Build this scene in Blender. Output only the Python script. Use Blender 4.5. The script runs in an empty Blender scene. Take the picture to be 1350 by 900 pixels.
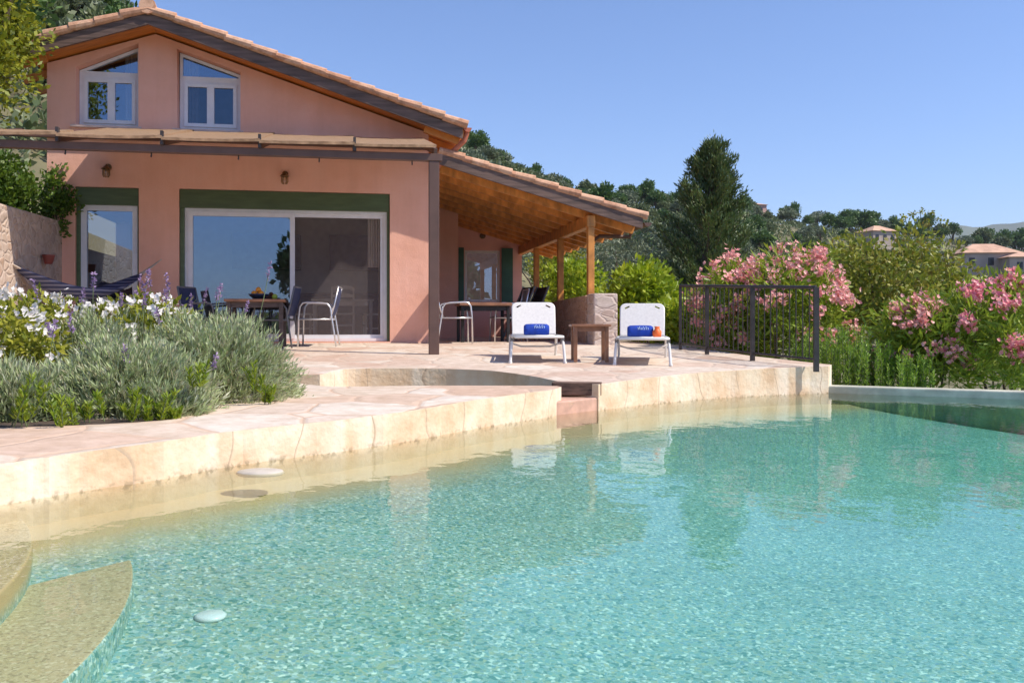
import bpy, bmesh, math, random
import numpy as np
from mathutils import Vector, Matrix
from mathutils.geometry import tessellate_polygon
R = math.radians
random.seed(7)
RNG = np.random.default_rng(11)
sc = bpy.context.scene
COL = sc.collection

# ------------------------------------------------------------------ camera
F, EYE = 1200.0, 0.87
cam_d = bpy.data.cameras.new('camera')
cam = bpy.data.objects.new('camera', cam_d); COL.objects.link(cam)
cam.location = (0, 0, EYE); cam.rotation_euler = (R(90), 0, 0)
cam_d.sensor_width = 36; cam_d.lens = 36 * F / 1350
cam_d.shift_y = -25 / 1350
cam_d.clip_start = 0.05; cam_d.clip_end = 30000
sc.camera = cam
# ------------------------------------------------------------------ sky + sun
SUN_EL, SUN_AZ = 50, 104          # azimuth clockwise from +Y
w = bpy.data.worlds.new('World'); sc.world = w; w.use_nodes = True
nt = w.node_tree
sky = nt.nodes.new('ShaderNodeTexSky'); sky.sky_type = 'NISHITA'; sky.sun_disc = False
sky.sun_elevation = R(SUN_EL); sky.sun_rotation = R(SUN_AZ)
sky.altitude = 100; sky.air_density = 0.95; sky.dust_density = 0.5; sky.ozone_density = 9.0
bg = nt.nodes['Background']; bg.inputs['Strength'].default_value = 0.148
wb = nt.nodes.new('ShaderNodeMix'); wb.data_type = 'RGBA'; wb.blend_type = 'MULTIPLY'; wb.inputs[0].default_value = 1; wb.inputs[7].default_value = (1.05, .93, .935, 1)
nt.links.new(sky.outputs[0], wb.inputs[6]); nt.links.new(wb.outputs[2], bg.inputs[0])
sd = Vector((math.sin(R(SUN_AZ)) * math.cos(R(SUN_EL)), math.cos(R(SUN_AZ)) * math.cos(R(SUN_EL)), math.sin(R(SUN_EL))))
sl = bpy.data.lights.new('sun', 'SUN'); sl.energy = 4.2; sl.angle = R(0.55); sl.color = (1, .91, .78)
so = bpy.data.objects.new('sun', sl); COL.objects.link(so)
so.rotation_euler = sd.to_track_quat('Z', 'Y').to_euler(); so.location = (20, 0, 30)
sc.view_settings.view_transform = 'Standard'; sc.view_settings.look = 'None'
sc.view_settings.exposure = 0.51; sc.view_settings.gamma = 1
sc.view_settings.use_curve_mapping = False
sc.cycles.max_bounces = 8; sc.cycles.transparent_max_bounces = 16
sc.cycles.use_denoising = True

# ------------------------------------------------------------------ helpers
class MB:
    def __init__(s): s.v = []; s.f = []; s.m = []
    def add(s, vs, fs, mi=0):
        o = len(s.v); s.v += [tuple(v) for v in vs]
        s.f += [tuple(i + o for i in f) for f in fs]; s.m += [mi] * len(fs); return s
    def box(s, x0, x1, y0, y1, z0, z1, mi=0):
        return s.add([(x0,y0,z0),(x1,y0,z0),(x1,y1,z0),(x0,y1,z0),(x0,y0,z1),(x1,y0,z1),(x1,y1,z1),(x0,y1,z1)],
              [(0,3,2,1),(4,5,6,7),(0,1,5,4),(1,2,6,5),(2,3,7,6),(3,0,4,7)], mi)
    def bar(s, p, q, wd, ht, up=(0,0,1), mi=0):
        p = Vector(p); q = Vector(q); d = (q - p).normalized(); up = Vector(up)
        r = d.cross(up).normalized(); u = r.cross(d).normalized()
        vs = []
        for c in (p, q):
            for a, b in ((-1,-1),(1,-1),(1,1),(-1,1)): vs.append(c + r*a*wd/2 + u*b*ht/2)
        return s.add(vs, [(0,1,2,3),(7,6,5,4),(0,4,5,1),(1,5,6,2),(2,6,7,3),(3,7,4,0)], mi)
    def tube(s, pts, r, n=8, mi=0, closed=False):
        pts = [Vector(p) for p in pts]; rr = r if isinstance(r, (list, tuple)) else [r]*len(pts)
        vs = []; N = len(pts); prev = None
        for i, p in enumerate(pts):
            if closed: d = pts[(i+1)%N] - pts[i-1]
            else: d = pts[min(i+1,N-1)] - pts[max(i-1,0)]
            d.normalize()
            if prev is None:
                a = Vector((0,0,1)) if abs(d.z) < .9 else Vector((1,0,0))
                x = d.cross(a).normalized()
            else:
                x = (prev - d*prev.dot(d)).normalized()
            prev = x; y = d.cross(x)
            for k in range(n):
                t = 2*math.pi*k/n; vs.append(p + (x*math.cos(t) + y*math.sin(t))*rr[i])
        fs = []
        for i in range(N if closed else N-1):
            j = (i+1) % N
            for k in range(n): fs.append((i*n+k, i*n+(k+1)%n, j*n+(k+1)%n, j*n+k))
        if not closed: fs += [tuple(range(n))[::-1], tuple((N-1)*n+k for k in range(n))]
        return s.add(vs, fs, mi)
    def lathe(s, prof, c=(0,0,0), n=16, mi=0):
        vs = [(c[0]+r*math.cos(2*math.pi*k/n), c[1]+r*math.sin(2*math.pi*k/n), c[2]+z) for r, z in prof for k in range(n)]
        fs = [(i*n+k, i*n+(k+1)%n, (i+1)*n+(k+1)%n, (i+1)*n+k) for i in range(len(prof)-1) for k in range(n)]
        fs += [tuple(range(n))[::-1], tuple((len(prof)-1)*n+k for k in range(n))]
        return s.add(vs, fs, mi)
    def prism(s, loops, fa, fb, mi=0):
        """polygon with holes; fa / fb map a 2-D point to the two faces"""
        L = [[Vector((p[0], p[1], 0)) for p in lp] for lp in loops]
        tris = tessellate_polygon(L); flat = [p for lp in loops for p in lp]; n = len(flat)
        s.add([fa(*p) for p in flat] + [fb(*p) for p in flat],
              [tuple(t) for t in tris] + [tuple(i+n for i in t[::-1]) for t in tris], mi)
        for lp in loops:
            m = len(lp)
            s.add([fa(*p) for p in lp] + [fb(*p) for p in lp], [(i, (i+1)%m, (i+1)%m+m, i+m) for i in range(m)], mi)
        return s
    def build(s, name, mats, parent=None, smooth=False, bevel=0, fix=True):
        me = bpy.data.meshes.new(name); me.from_pydata(s.v, [], s.f)
        if not isinstance(mats, (list, tuple)): mats = [mats]
        for m in mats: me.materials.append(m)
        me.polygons.foreach_set('material_index', s.m)
        if fix:
            b = bmesh.new(); b.from_mesh(me); bmesh.ops.recalc_face_normals(b, faces=b.faces); b.to_mesh(me); b.free()
        if smooth: me.polygons.foreach_set('use_smooth', [True]*len(me.polygons))
        me.update()
        o = bpy.data.objects.new(name, me); COL.objects.link(o)
        if parent: o.parent = parent
        if bevel:
            bv = o.modifiers.new('bevel', 'BEVEL'); bv.width = bevel; bv.segments = 2; bv.limit_method = 'ANGLE'; bv.angle_limit = R(40)
        return o

def tag(o, label=None, cat=None, group=None, kind=None):
    if label: o['label'] = label
    if cat: o['category'] = cat
    if group: o['group'] = group
    if kind: o['kind'] = kind
    return o
def empty(name, loc, rz=0, label=None, cat=None, group=None):
    o = bpy.data.objects.new(name, None); COL.objects.link(o); o.location = loc; o.rotation_euler = (0, 0, rz)
    o.empty_display_size = .1
    return tag(o, label, cat, group)
def copy_tree(o, parent=None):
    c = o.copy(); COL.objects.link(c); c.parent = parent
    for ch in list(o.children): copy_tree(ch, c)
    return c
# pixel of the photo -> point at depth Y / on height z / on a plane of the house
def P(u, v, Y): return Vector(((u-675)/F*Y, Y, EYE + (425-v)/F*Y))
TH = math.atan(.18); CT, ST = math.cos(TH), math.sin(TH)
C0 = Vector((-1.375, 15.0)); HZ = 0.54
A2 = Vector((CT, ST)); B2 = Vector((-ST, CT))
def hp(u, v, b=0.0):
    d = Vector(((u-675)/F, 1.0)); t = (b + C0.dot(B2)) / d.dot(B2)
    return ((d*t - C0).dot(A2), EYE + (425-v)/F*t - HZ)
def hw(s, b, z=0.0):
    q = C0 + A2*s + B2*b; return Vector((q.x, q.y, HZ + z))
def deckz(x, y):
    b = (Vector((x, y)) - C0).dot(B2)
    return HZ + .045*min(b, 0)
def onz(u, v, z):
    t = (EYE - z)*F/(v-425); return Vector(((u-675)/F*t, t, z))
def ondeck(u, v):
    z = .35
    for _ in range(20):
        p = onz(u, v, z); z = .5*z + .5*deckz(p.x, p.y)
    return Vector((p.x, p.y, deckz(p.x, p.y)))

# ------------------------------------------------------------------ materials
def newmat(name):
    m = bpy.data.materials.new(name); m.use_nodes = True
    nt = m.node_tree; return m, nt, nt.nodes['Principled BSDF'], nt.nodes['Material Output']
def N(nt, t, **kw):
    n = nt.nodes.new(t)
    for k, v in kw.items():
        if k in n.inputs: n.inputs[k].default_value = v
        else: setattr(n, k, v)
    return n
def ramp(nt, fac, stops):
    r = nt.nodes.new('ShaderNodeValToRGB'); nt.links.new(fac, r.inputs[0])
    e = r.color_ramp.elements
    while len(e) < len(stops): e.new(.5)
    for x, (p, c) in zip(e, stops): x.position = p; x.color = (*c, 1)
    return r
def mixc(nt, fac, a, b, mode='MIX'):
    n = nt.nodes.new('ShaderNodeMix'); n.data_type = 'RGBA'; n.blend_type = mode
    if isinstance(fac, (int, float)): n.inputs[0].default_value = fac
    else: nt.links.new(fac, n.inputs[0])
    for i, c in ((6, a), (7, b)):
        if isinstance(c, tuple): n.inputs[i].default_value = (*c, 1)
        else: nt.links.new(c, n.inputs[i])
    return n.outputs[2]
def coords(nt, scale=(1,1,1), obj=True):
    tc = nt.nodes.new('ShaderNodeTexCoord'); mp = nt.nodes.new('ShaderNodeMapping')
    mp.inputs['Scale'].default_value = scale
    nt.links.new(tc.outputs['Object'], mp.inputs[0]); return mp.outputs[0]
def bump(nt, bs, h, strength=.3, dist=.02):
    b = nt.nodes.new('ShaderNodeBump'); b.inputs['Strength'].default_value = strength; b.inputs['Distance'].default_value = dist
    nt.links.new(h, b.inputs['Height']); nt.links.new(b.outputs[0], bs.inputs['Normal'])
def mat(name, col, rough=.6, metal=0, var=.12, scale=8, bmp=0, bscale=60, stretch=(1,1,1)):
    m, nt, bs, out = newmat(name)
    bs.inputs['Roughness'].default_value = rough; bs.inputs['Metallic'].default_value = metal
    co = coords(nt, stretch)
    n = N(nt, 'ShaderNodeTexNoise', Scale=scale, Detail=5.0); nt.links.new(co, n.inputs['Vector'])
    lo = tuple(c*(1-var*1.6) for c in col); hi = tuple(min(1, c*(1+var)) for c in col)
    r = ramp(nt, n.outputs['Fac'], [(.3, lo), (.7, hi)]); nt.links.new(r.outputs[0], bs.inputs['Base Color'])
    if bmp:
        n2 = N(nt, 'ShaderNodeTexNoise', Scale=bscale, Detail=4.0); nt.links.new(co, n2.inputs['Vector'])
        bump(nt, bs, n2.outputs['Fac'], bmp, .01)
    return m
def leafmat(name, stops, trans=.3, rough=.5):
    m, nt, bs, out = newmat(name)
    g = nt.nodes.new('ShaderNodeNewGeometry')
    n = len(stops)
    r = ramp(nt, g.outputs['Random Per Island'], [((i+.0)/max(1, n-1), c) for i, c in enumerate(stops)])
    nt.links.new(r.outputs[0], bs.inputs['Base Color']); bs.inputs['Roughness'].default_value = rough
    tr = nt.nodes.new('ShaderNodeBsdfTranslucent'); nt.links.new(r.outputs[0], tr.inputs[0])
    mx = nt.nodes.new('ShaderNodeMixShader'); mx.inputs[0].default_value = trans
    nt.links.new(bs.outputs[0], mx.inputs[1]); nt.links.new(tr.outputs[0], mx.inputs[2]); nt.links.new(mx.outputs[0], out.inputs[0])
    return m
def stone(name, cols, joint, scale, jw=.03, rough=.8, stretch=(1,1,1), rnd=1.0, bm=.5):
    """irregular flagstones with mortar joints"""
    m, nt, bs, out = newmat(name); co = coords(nt, stretch)
    wn = N(nt, 'ShaderNodeTexNoise', Scale=3.0, Detail=3.0); nt.links.new(co, wn.inputs['Vector'])
    ad = N(nt, 'ShaderNodeVectorMath', operation='MULTIPLY_ADD'); nt.links.new(wn.outputs['Color'], ad.inputs[0])
    ad.inputs[1].default_value = (.12,.12,.12); nt.links.new(co, ad.inputs[2])
    v1 = N(nt, 'ShaderNodeTexVoronoi', Scale=scale, Randomness=rnd); v2 = N(nt, 'ShaderNodeTexVoronoi', feature='DISTANCE_TO_EDGE', Scale=scale, Randomness=rnd)
    nt.links.new(ad.outputs[0], v1.inputs['Vector']); nt.links.new(ad.outputs[0], v2.inputs['Vector'])
    sp = N(nt, 'ShaderNodeSeparateColor'); nt.links.new(v1.outputs['Color'], sp.inputs[0])
    r = ramp(nt, sp.outputs[0], [(i/max(1, len(cols)-1), c) for i, c in enumerate(cols)])
    n = N(nt, 'ShaderNodeTexNoise', Scale=7.0, Detail=6.0, Roughness=.65); nt.links.new(co, n.inputs['Vector'])
    dk = ramp(nt, n.outputs['Fac'], [(.3, (.72,.68,.62)), (.65, (1,1,1))])
    c1 = mixc(nt, 1.0, r.outputs[0], dk.outputs[0], 'MULTIPLY')
    jr = ramp(nt, v2.outputs['Distance'], [(jw*.4, (1,1,1)), (jw, (0,0,0))])
    c2 = mixc(nt, jr.outputs[0], c1, joint)
    nt.links.new(c2, bs.inputs['Base Color']); bs.inputs['Roughness'].default_value = rough
    h = N(nt, 'ShaderNodeMath', operation='MULTIPLY_ADD'); nt.links.new(n.outputs['Fac'], h.inputs[0]); h.inputs[1].default_value = .35
    hr = ramp(nt, v2.outputs['Distance'], [(0, (0,0,0)), (jw*1.6, (1,1,1))]); nt.links.new(hr.outputs[0], h.inputs[2])
    bump(nt, bs, h.outputs[0], bm, .015)
    return m

M = {}
def mat_plaster(name, c0, c1, c2):
    m, nt, bs, out = newmat(name); co = coords(nt)
    n = N(nt, 'ShaderNodeTexNoise', Scale=.9, Detail=9.0, Roughness=.68); nt.links.new(co, n.inputs['Vector'])
    r = ramp(nt, n.outputs['Fac'], [(.28, c0), (.52, c1), (.75, c2)])
    st = coords(nt, (2.4, 2.4, .22)); n2 = N(nt, 'ShaderNodeTexNoise', Scale=1.6, Detail=6.0, Roughness=.6); nt.links.new(st, n2.inputs['Vector'])
    r2 = ramp(nt, n2.outputs['Fac'], [(.30, (.93,.92,.91)), (.6, (1,1,1))])
    c = mixc(nt, 1.0, r.outputs[0], r2.outputs[0], 'MULTIPLY'); nt.links.new(c, bs.inputs['Base Color']); bs.inputs['Roughness'].default_value = .9
    n3 = N(nt, 'ShaderNodeTexNoise', Scale=55.0, Detail=6.0, Roughness=.7); nt.links.new(co, n3.inputs['Vector']); n4 = N(nt, 'ShaderNodeTexNoise', Scale=5.0, Detail=3.0); nt.links.new(co, n4.inputs['Vector'])
    a = N(nt, 'ShaderNodeMath', operation='MULTIPLY_ADD'); nt.links.new(n4.outputs['Fac'], a.inputs[0]); a.inputs[1].default_value = 2.0; nt.links.new(n3.outputs['Fac'], a.inputs[2]); bump(nt, bs, a.outputs[0], .4, .012); return m
M['plaster'] = mat_plaster('salmon plaster', (.77,.40,.285), (.84,.46,.345), (.87,.52,.415))
M['plaster2'] = mat('pink plaster', (.80,.47,.42), .85, var=.08, scale=2, bmp=.25, bscale=90)
M['darkwood'] = mat('dark brown timber', (.085,.058,.05), .6, var=.3, scale=5, stretch=(1,4,8))
M['bargewood'] = mat('weathered brown timber', (.14,.088,.07), .65, var=.35, scale=4, stretch=(.6,3,6))
M['steel'] = mat('brown painted steel', (.125,.07,.055), .5, var=.12, scale=4)
M['tile'] = mat('clay roof tile', (.66,.36,.235), .8, var=.28, scale=5, bmp=.3, bscale=40)
def mat_tile():
    m, nt, bs, out = newmat('clay roof tile'); co = coords(nt); g = nt.nodes.new('ShaderNodeNewGeometry')
    v = N(nt, 'ShaderNodeTexVoronoi', Scale=3.6); nt.links.new(co, v.inputs['Vector']); sp = N(nt, 'ShaderNodeSeparateColor'); nt.links.new(v.outputs['Color'], sp.inputs[0])
    mx = N(nt, 'ShaderNodeMath', operation='ADD'); nt.links.new(sp.outputs[0], mx.inputs[0]); nt.links.new(g.outputs['Random Per Island'], mx.inputs[1])
    fr = N(nt, 'ShaderNodeMath', operation='FRACT'); nt.links.new(mx.outputs[0], fr.inputs[0])
    r = ramp(nt, fr.outputs[0], [(0, (.50,.25,.15)), (.35, (.62,.34,.21)), (.7, (.68,.42,.28)), (1, (.55,.29,.18))])
    n = N(nt, 'ShaderNodeTexNoise', Scale=9.0, Detail=8.0, Roughness=.7); nt.links.new(co, n.inputs['Vector']); d = ramp(nt, n.outputs['Fac'], [(.3, (.55,.5,.46)), (.55, (1,1,1))])
    c = mixc(nt, 1.0, r.outputs[0], d.outputs[0], 'MULTIPLY'); nt.links.new(c, bs.inputs['Base Color']); bs.inputs['Roughness'].default_value = .85
    bump(nt, bs, n.outputs['Fac'], .5, .01); return m
M['tile'] = mat_tile()
M['gutter'] = mat('coral gutter', (.48,.15,.09), .45, var=.1)
M['white'] = mat('white frame', (.74,.74,.78), .35, var=.04)
M['sill'] = mat('pale sill', (.70,.52,.45), .7, var=.08)
def translucent(m, f, col):
    nt = m.node_tree; bs = nt.nodes['Principled BSDF']; out = nt.nodes['Material Output']
    t = nt.nodes.new('ShaderNodeBsdfTranslucent'); t.inputs[0].default_value = (*col, 1)
    mx = nt.nodes.new('ShaderNodeMixShader'); mx.inputs[0].default_value = f
    nt.links.new(bs.outputs[0], mx.inputs[1]); nt.links.new(t.outputs[0], mx.inputs[2]); nt.links.new(mx.outputs[0], out.inputs[0])
M['green'] = mat('green shutter', (.075,.115,.05), .45, var=.12, scale=3, stretch=(1,1,6))
M['bluegreen'] = mat('blue green shutter', (.045,.14,.11), .5, var=.15, scale=4)
M['reed'] = mat('reed mat', (.46,.31,.19), .85, var=.35, scale=10, stretch=(1,40,1), bmp=.5, bscale=60)
translucent(M['reed'], .30, (.62,.34,.16))
M['iron'] = mat('dark iron', (.06,.05,.05), .5, .3, var=.2)
M['curtain'] = mat('curtain', (.62,.55,.5), .9, var=.08)
M['room'] = mat('room wall', (.62,.55,.50), .9, var=.06)
M['roomdark'] = mat('kitchen front', (.20,.15,.15), .6, var=.15)
M['floor_in'] = mat('room floor', (.25,.18,.13), .5, var=.2)
M['paintchair'] = mat('cream painted wood', (.62,.55,.46), .55, var=.08)
M['alu'] = mat('aluminium tube', (.72,.72,.74), .3, .75, var=.05)
M['navy'] = mat('navy mesh fabric', (.03,.04,.10), .8, var=.2, scale=30)
M['black'] = mat('black mesh', (.015,.014,.016), .7, var=.2)
M['tabletop'] = mat('brown table board', (.30,.14,.075), .4, var=.25, scale=5, stretch=(1,6,1))
M['sling'] = mat('off white sling fabric', (.74,.71,.68), .85, var=.05, scale=30, bmp=.2, bscale=200)
M['whitemetal'] = mat('white metal', (.78,.78,.77), .35, var=.05)
M['grey'] = mat('grey plastic', (.16,.16,.17), .5, var=.1)
M['blue'] = mat('blue towel', (.005,.045,.36), .85, var=.2, scale=14, bmp=.6, bscale=160)
M['print'] = mat('pale print', (.45,.60,.85), .8, var=.1)
M['orange'] = mat('orange', (.95,.17,.03), .5, var=.1)
M['fruit'] = mat('orange peel', (.95,.33,.02), .45, var=.1, bmp=.3, bscale=120)
M['lime'] = mat('green fruit', (.42,.50,.06), .45, var=.1)
M['bowl'] = mat('dark bowl', (.03,.045,.09), .3, var=.1)
M['bark'] = mat('bark', (.14,.10,.075), .9, var=.35, scale=12, stretch=(3,3,.5), bmp=.6, bscale=20)
M['stem'] = mat('green stem', (.13,.17,.07), .8, var=.2)
M['soil'] = mat('soil', (.075,.05,.035), .95, var=.35, scale=12, bmp=.8, bscale=25)
M['terracotta'] = mat('terracotta', (.30,.07,.05), .7, var=.15)
M['brass'] = mat('aged brass', (.22,.13,.05), .4, .7, var=.2)
M['flag'] = stone('flagstone paving', [(.62,.48,.39),(.70,.61,.52),(.58,.41,.32),(.72,.65,.57),(.66,.54,.45)], (.55,.43,.34), 1.9, .045)
M['flag2'] = stone('coping flags', [(.68,.56,.45),(.72,.64,.56),(.62,.44,.33),(.70,.60,.50)], (.58,.42,.31), 1.5, .03)
M['fieldstone'] = stone('field stone wall', [(.46,.32,.24),(.56,.44,.36),(.42,.33,.28),(.60,.46,.36)], (.50,.40,.33), 5.5, .09, stretch=(1,1,1.3), bm=.9)
M['palestone'] = stone('pale wall stone', [(.60,.47,.40),(.70,.60,.54),(.55,.42,.36)], (.62,.5,.44), 4.0, .07, stretch=(1,1,2.2), bm=.8)
M['wallstone'] = stone('warm wall stone', [(.46,.27,.17),(.52,.34,.24),(.40,.24,.17)], (.48,.32,.24), 4.0, .06, stretch=(1,1,2.0), bm=.8)
M['pinkstone'] = mat('pink stone', (.55,.33,.25), .7, var=.2, scale=6)
M['plank'] = mat('weathered plank', (.15,.085,.06), .75, var=.4, scale=4, stretch=(1,12,12), bmp=.6, bscale=30)

def mat_boards(name, c1, c2, w_, axis):
    m, nt, bs, out = newmat(name)
    tc = nt.nodes.new('ShaderNodeTexCoord'); sx = nt.nodes.new('ShaderNodeSeparateXYZ'); nt.links.new(tc.outputs['Object'], sx.inputs[0])
    dv = N(nt, 'ShaderNodeMath', operation='DIVIDE'); nt.links.new(sx.outputs[axis], dv.inputs[0]); dv.inputs[1].default_value = w_
    fl = N(nt, 'ShaderNodeMath', operation='FLOOR'); nt.links.new(dv.outputs[0], fl.inputs[0])
    fr = N(nt, 'ShaderNodeMath', operation='FRACT'); nt.links.new(dv.outputs[0], fr.inputs[0])
    wn = N(nt, 'ShaderNodeTexWhiteNoise', noise_dimensions='1D'); nt.links.new(fl.outputs[0], wn.inputs['W'])
    r = ramp(nt, wn.outputs['Value'], [(0, c1), (1, c2)])
    n = N(nt, 'ShaderNodeTexNoise', Scale=3.0, Detail=6.0); co = coords(nt, (1, 6, 1) if axis == 1 else (6, 1, 1)); nt.links.new(co, n.inputs['Vector'])
    g = ramp(nt, n.outputs['Fac'], [(.3, (.65,.6,.55)), (.7, (1,1,1))])
    c = mixc(nt, 1.0, r.outputs[0], g.outputs[0], 'MULTIPLY')
    j = ramp(nt, fr.outputs[0], [(0, (.25,.2,.15)), (.06, (1,1,1))])
    c = mixc(nt, 1.0, c, j.outputs[0], 'MULTIPLY')
    nt.links.new(c, bs.inputs['Base Color']); bs.inputs['Roughness'].default_value = .5
    return m
M['boards'] = mat_boards('varnished pine boards', (.66,.23,.04), (.78,.33,.07), .12, 1)
M['pine'] = mat('varnished pine', (.62,.26,.06), .5, var=.25, scale=4, stretch=(2,2,1))

def mat_coping():
    m, nt, bs, out = newmat('cream stone coping face'); co = coords(nt)
    n = N(nt, 'ShaderNodeTexNoise', Scale=2.2, Detail=7.0, Roughness=.65); nt.links.new(co, n.inputs['Vector'])
    r = ramp(nt, n.outputs['Fac'], [(.25, (.52,.34,.20)), (.42, (.66,.48,.32)), (.58, (.72,.60,.45)), (.78, (.80,.74,.65))])
    st = coords(nt, (3.2, 3.2, .12)); n2 = N(nt, 'ShaderNodeTexNoise', Scale=1.0, Detail=4.0); nt.links.new(st, n2.inputs['Vector'])
    r2 = ramp(nt, n2.outputs['Fac'], [(.54, (0,0,0)), (.72, (.45,.45,.45))])
    c = mixc(nt, r2.outputs[0], r.outputs[0], (.86,.82,.74))
    tc = nt.nodes.new('ShaderNodeTexCoord'); dp = N(nt, 'ShaderNodeVectorMath', operation='DOT_PRODUCT'); nt.links.new(tc.outputs['Object'], dp.inputs[0]); dp.inputs[1].default_value = (1.15, 1.15, .05)
    nw = N(nt, 'ShaderNodeTexNoise', Scale=.9); nt.links.new(co, nw.inputs['Vector']); jm = N(nt, 'ShaderNodeMath', operation='MULTIPLY_ADD'); nt.links.new(nw.outputs['Fac'], jm.inputs[0]); jm.inputs[1].default_value = 1.6; nt.links.new(dp.outputs['Value'], jm.inputs[2])
    jf = N(nt, 'ShaderNodeMath', operation='FRACT'); nt.links.new(jm.outputs[0], jf.inputs[0]); jr = ramp(nt, jf.outputs[0], [(0, (1,1,1)), (.012, (.8,.8,.8)), (.03, (0,0,0))])
    c = mixc(nt, jr.outputs[0], c, (.46,.34,.24))
    sx = nt.nodes.new('ShaderNodeSeparateXYZ'); nt.links.new(tc.outputs['Object'], sx.inputs[0])
    wl = N(nt, 'ShaderNodeMapRange'); nt.links.new(sx.outputs[2], wl.inputs[0]); wl.inputs[1].default_value = .035; wl.inputs[2].default_value = -.01
    n3 = N(nt, 'ShaderNodeTexNoise', Scale=22.0, Detail=3.0); nt.links.new(co, n3.inputs['Vector'])
    r3 = ramp(nt, n3.outputs['Fac'], [(.5, (0,0,0)), (.62, (.8,.8,.8))])
    mu = N(nt, 'ShaderNodeMath', operation='MULTIPLY'); nt.links.new(wl.outputs[0], mu.inputs[0]); nt.links.new(r3.outputs[0], mu.inputs[1])
    c = mixc(nt, mu.outputs[0], c, (.22,.17,.10))
    uw = N(nt, 'ShaderNodeMapRange'); nt.links.new(sx.outputs[2], uw.inputs[0]); uw.inputs[1].default_value = -.01; uw.inputs[2].default_value = -.05
    c = mixc(nt, uw.outputs[0], c, (.50,.38,.24))
    nt.links.new(c, bs.inputs['Base Color']); bs.inputs['Roughness'].default_value = .8
    n4 = N(nt, 'ShaderNodeTexNoise', Scale=18.0, Detail=6.0); nt.links.new(co, n4.inputs['Vector']); bump(nt, bs, n4.outputs['Fac'], .5, .02)
    return m
M['coping'] = mat_coping()
def mat_speckle(name, cols, scale, refl_band=False):
    m, nt, bs, out = newmat(name); co = coords(nt)
    wn = N(nt, 'ShaderNodeTexNoise', Scale=scale*.6, Detail=3.0); nt.links.new(co, wn.inputs['Vector'])
    wa = N(nt, 'ShaderNodeVectorMath', operation='MULTIPLY_ADD'); nt.links.new(wn.outputs['Color'], wa.inputs[0]); wa.inputs[1].default_value = (1.6/scale,)*3; nt.links.new(co, wa.inputs[2])
    v = N(nt, 'ShaderNodeTexVoronoi', Scale=scale, feature='SMOOTH_F1', Smoothness=.35); nt.links.new(wa.outputs[0], v.inputs['Vector'])
    sp = N(nt, 'ShaderNodeSeparateColor'); nt.links.new(v.outputs['Color'], sp.inputs[0])
    r = ramp(nt, sp.outputs[0], [(.12+.76*i/(len(cols)-1), c) for i, c in enumerate(cols)])
    n = N(nt, 'ShaderNodeTexNoise', Scale=.8, Detail=4.0); nt.links.new(co, n.inputs['Vector'])
    d = ramp(nt, n.outputs['Fac'], [(.3, (.82,.86,.84)), (.7, (1,1,1))])
    c = mixc(nt, 1.0, r.outputs[0], d.outputs[0], 'MULTIPLY')
    if refl_band:  # tan band along the edge, painted to strengthen the coping's reflection
        tc = nt.nodes.new('ShaderNodeTexCoord'); sx = nt.nodes.new('ShaderNodeSeparateXYZ'); nt.links.new(tc.outputs['Object'], sx.inputs[0])
        n5 = N(nt, 'ShaderNodeTexNoise', Scale=2.5, Detail=4.0); nt.links.new(co, n5.inputs['Vector'])
        a_ = N(nt, 'ShaderNodeMath', operation='MULTIPLY_ADD'); nt.links.new(n5.outputs['Fac'], a_.inputs[0]); a_.inputs[1].default_value = .05; nt.links.new(sx.outputs[2], a_.inputs[2])
        mr = N(nt, 'ShaderNodeMapRange'); nt.links.new(a_.outputs[0], mr.inputs[0]); mr.inputs[1].default_value = -.19; mr.inputs[2].default_value = -.12
        c = mixc(nt, mr.outputs[0], c, (.54,.38,.22))
    nt.links.new(c, bs.inputs['Base Color']); bs.inputs['Roughness'].default_value = .7
    return m
M['poolfloor'] = mat_speckle('aqua pebble plaster with painted glints', [(.12,.27,.26),(.26,.38,.33),(.44,.47,.33),(.14,.30,.38),(.74,.78,.70),(.18,.35,.41),(.36,.45,.34),(.22,.39,.40)], 64, True)  # pebble speckle also stands in for ripple refraction and glints, painted as colour
M['poolstep'] = mat_speckle('tan pebble plaster', [(.52,.38,.22),(.60,.46,.29),(.45,.33,.19),(.70,.56,.38),(.54,.41,.25),(.38,.28,.17)], 90)
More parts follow.
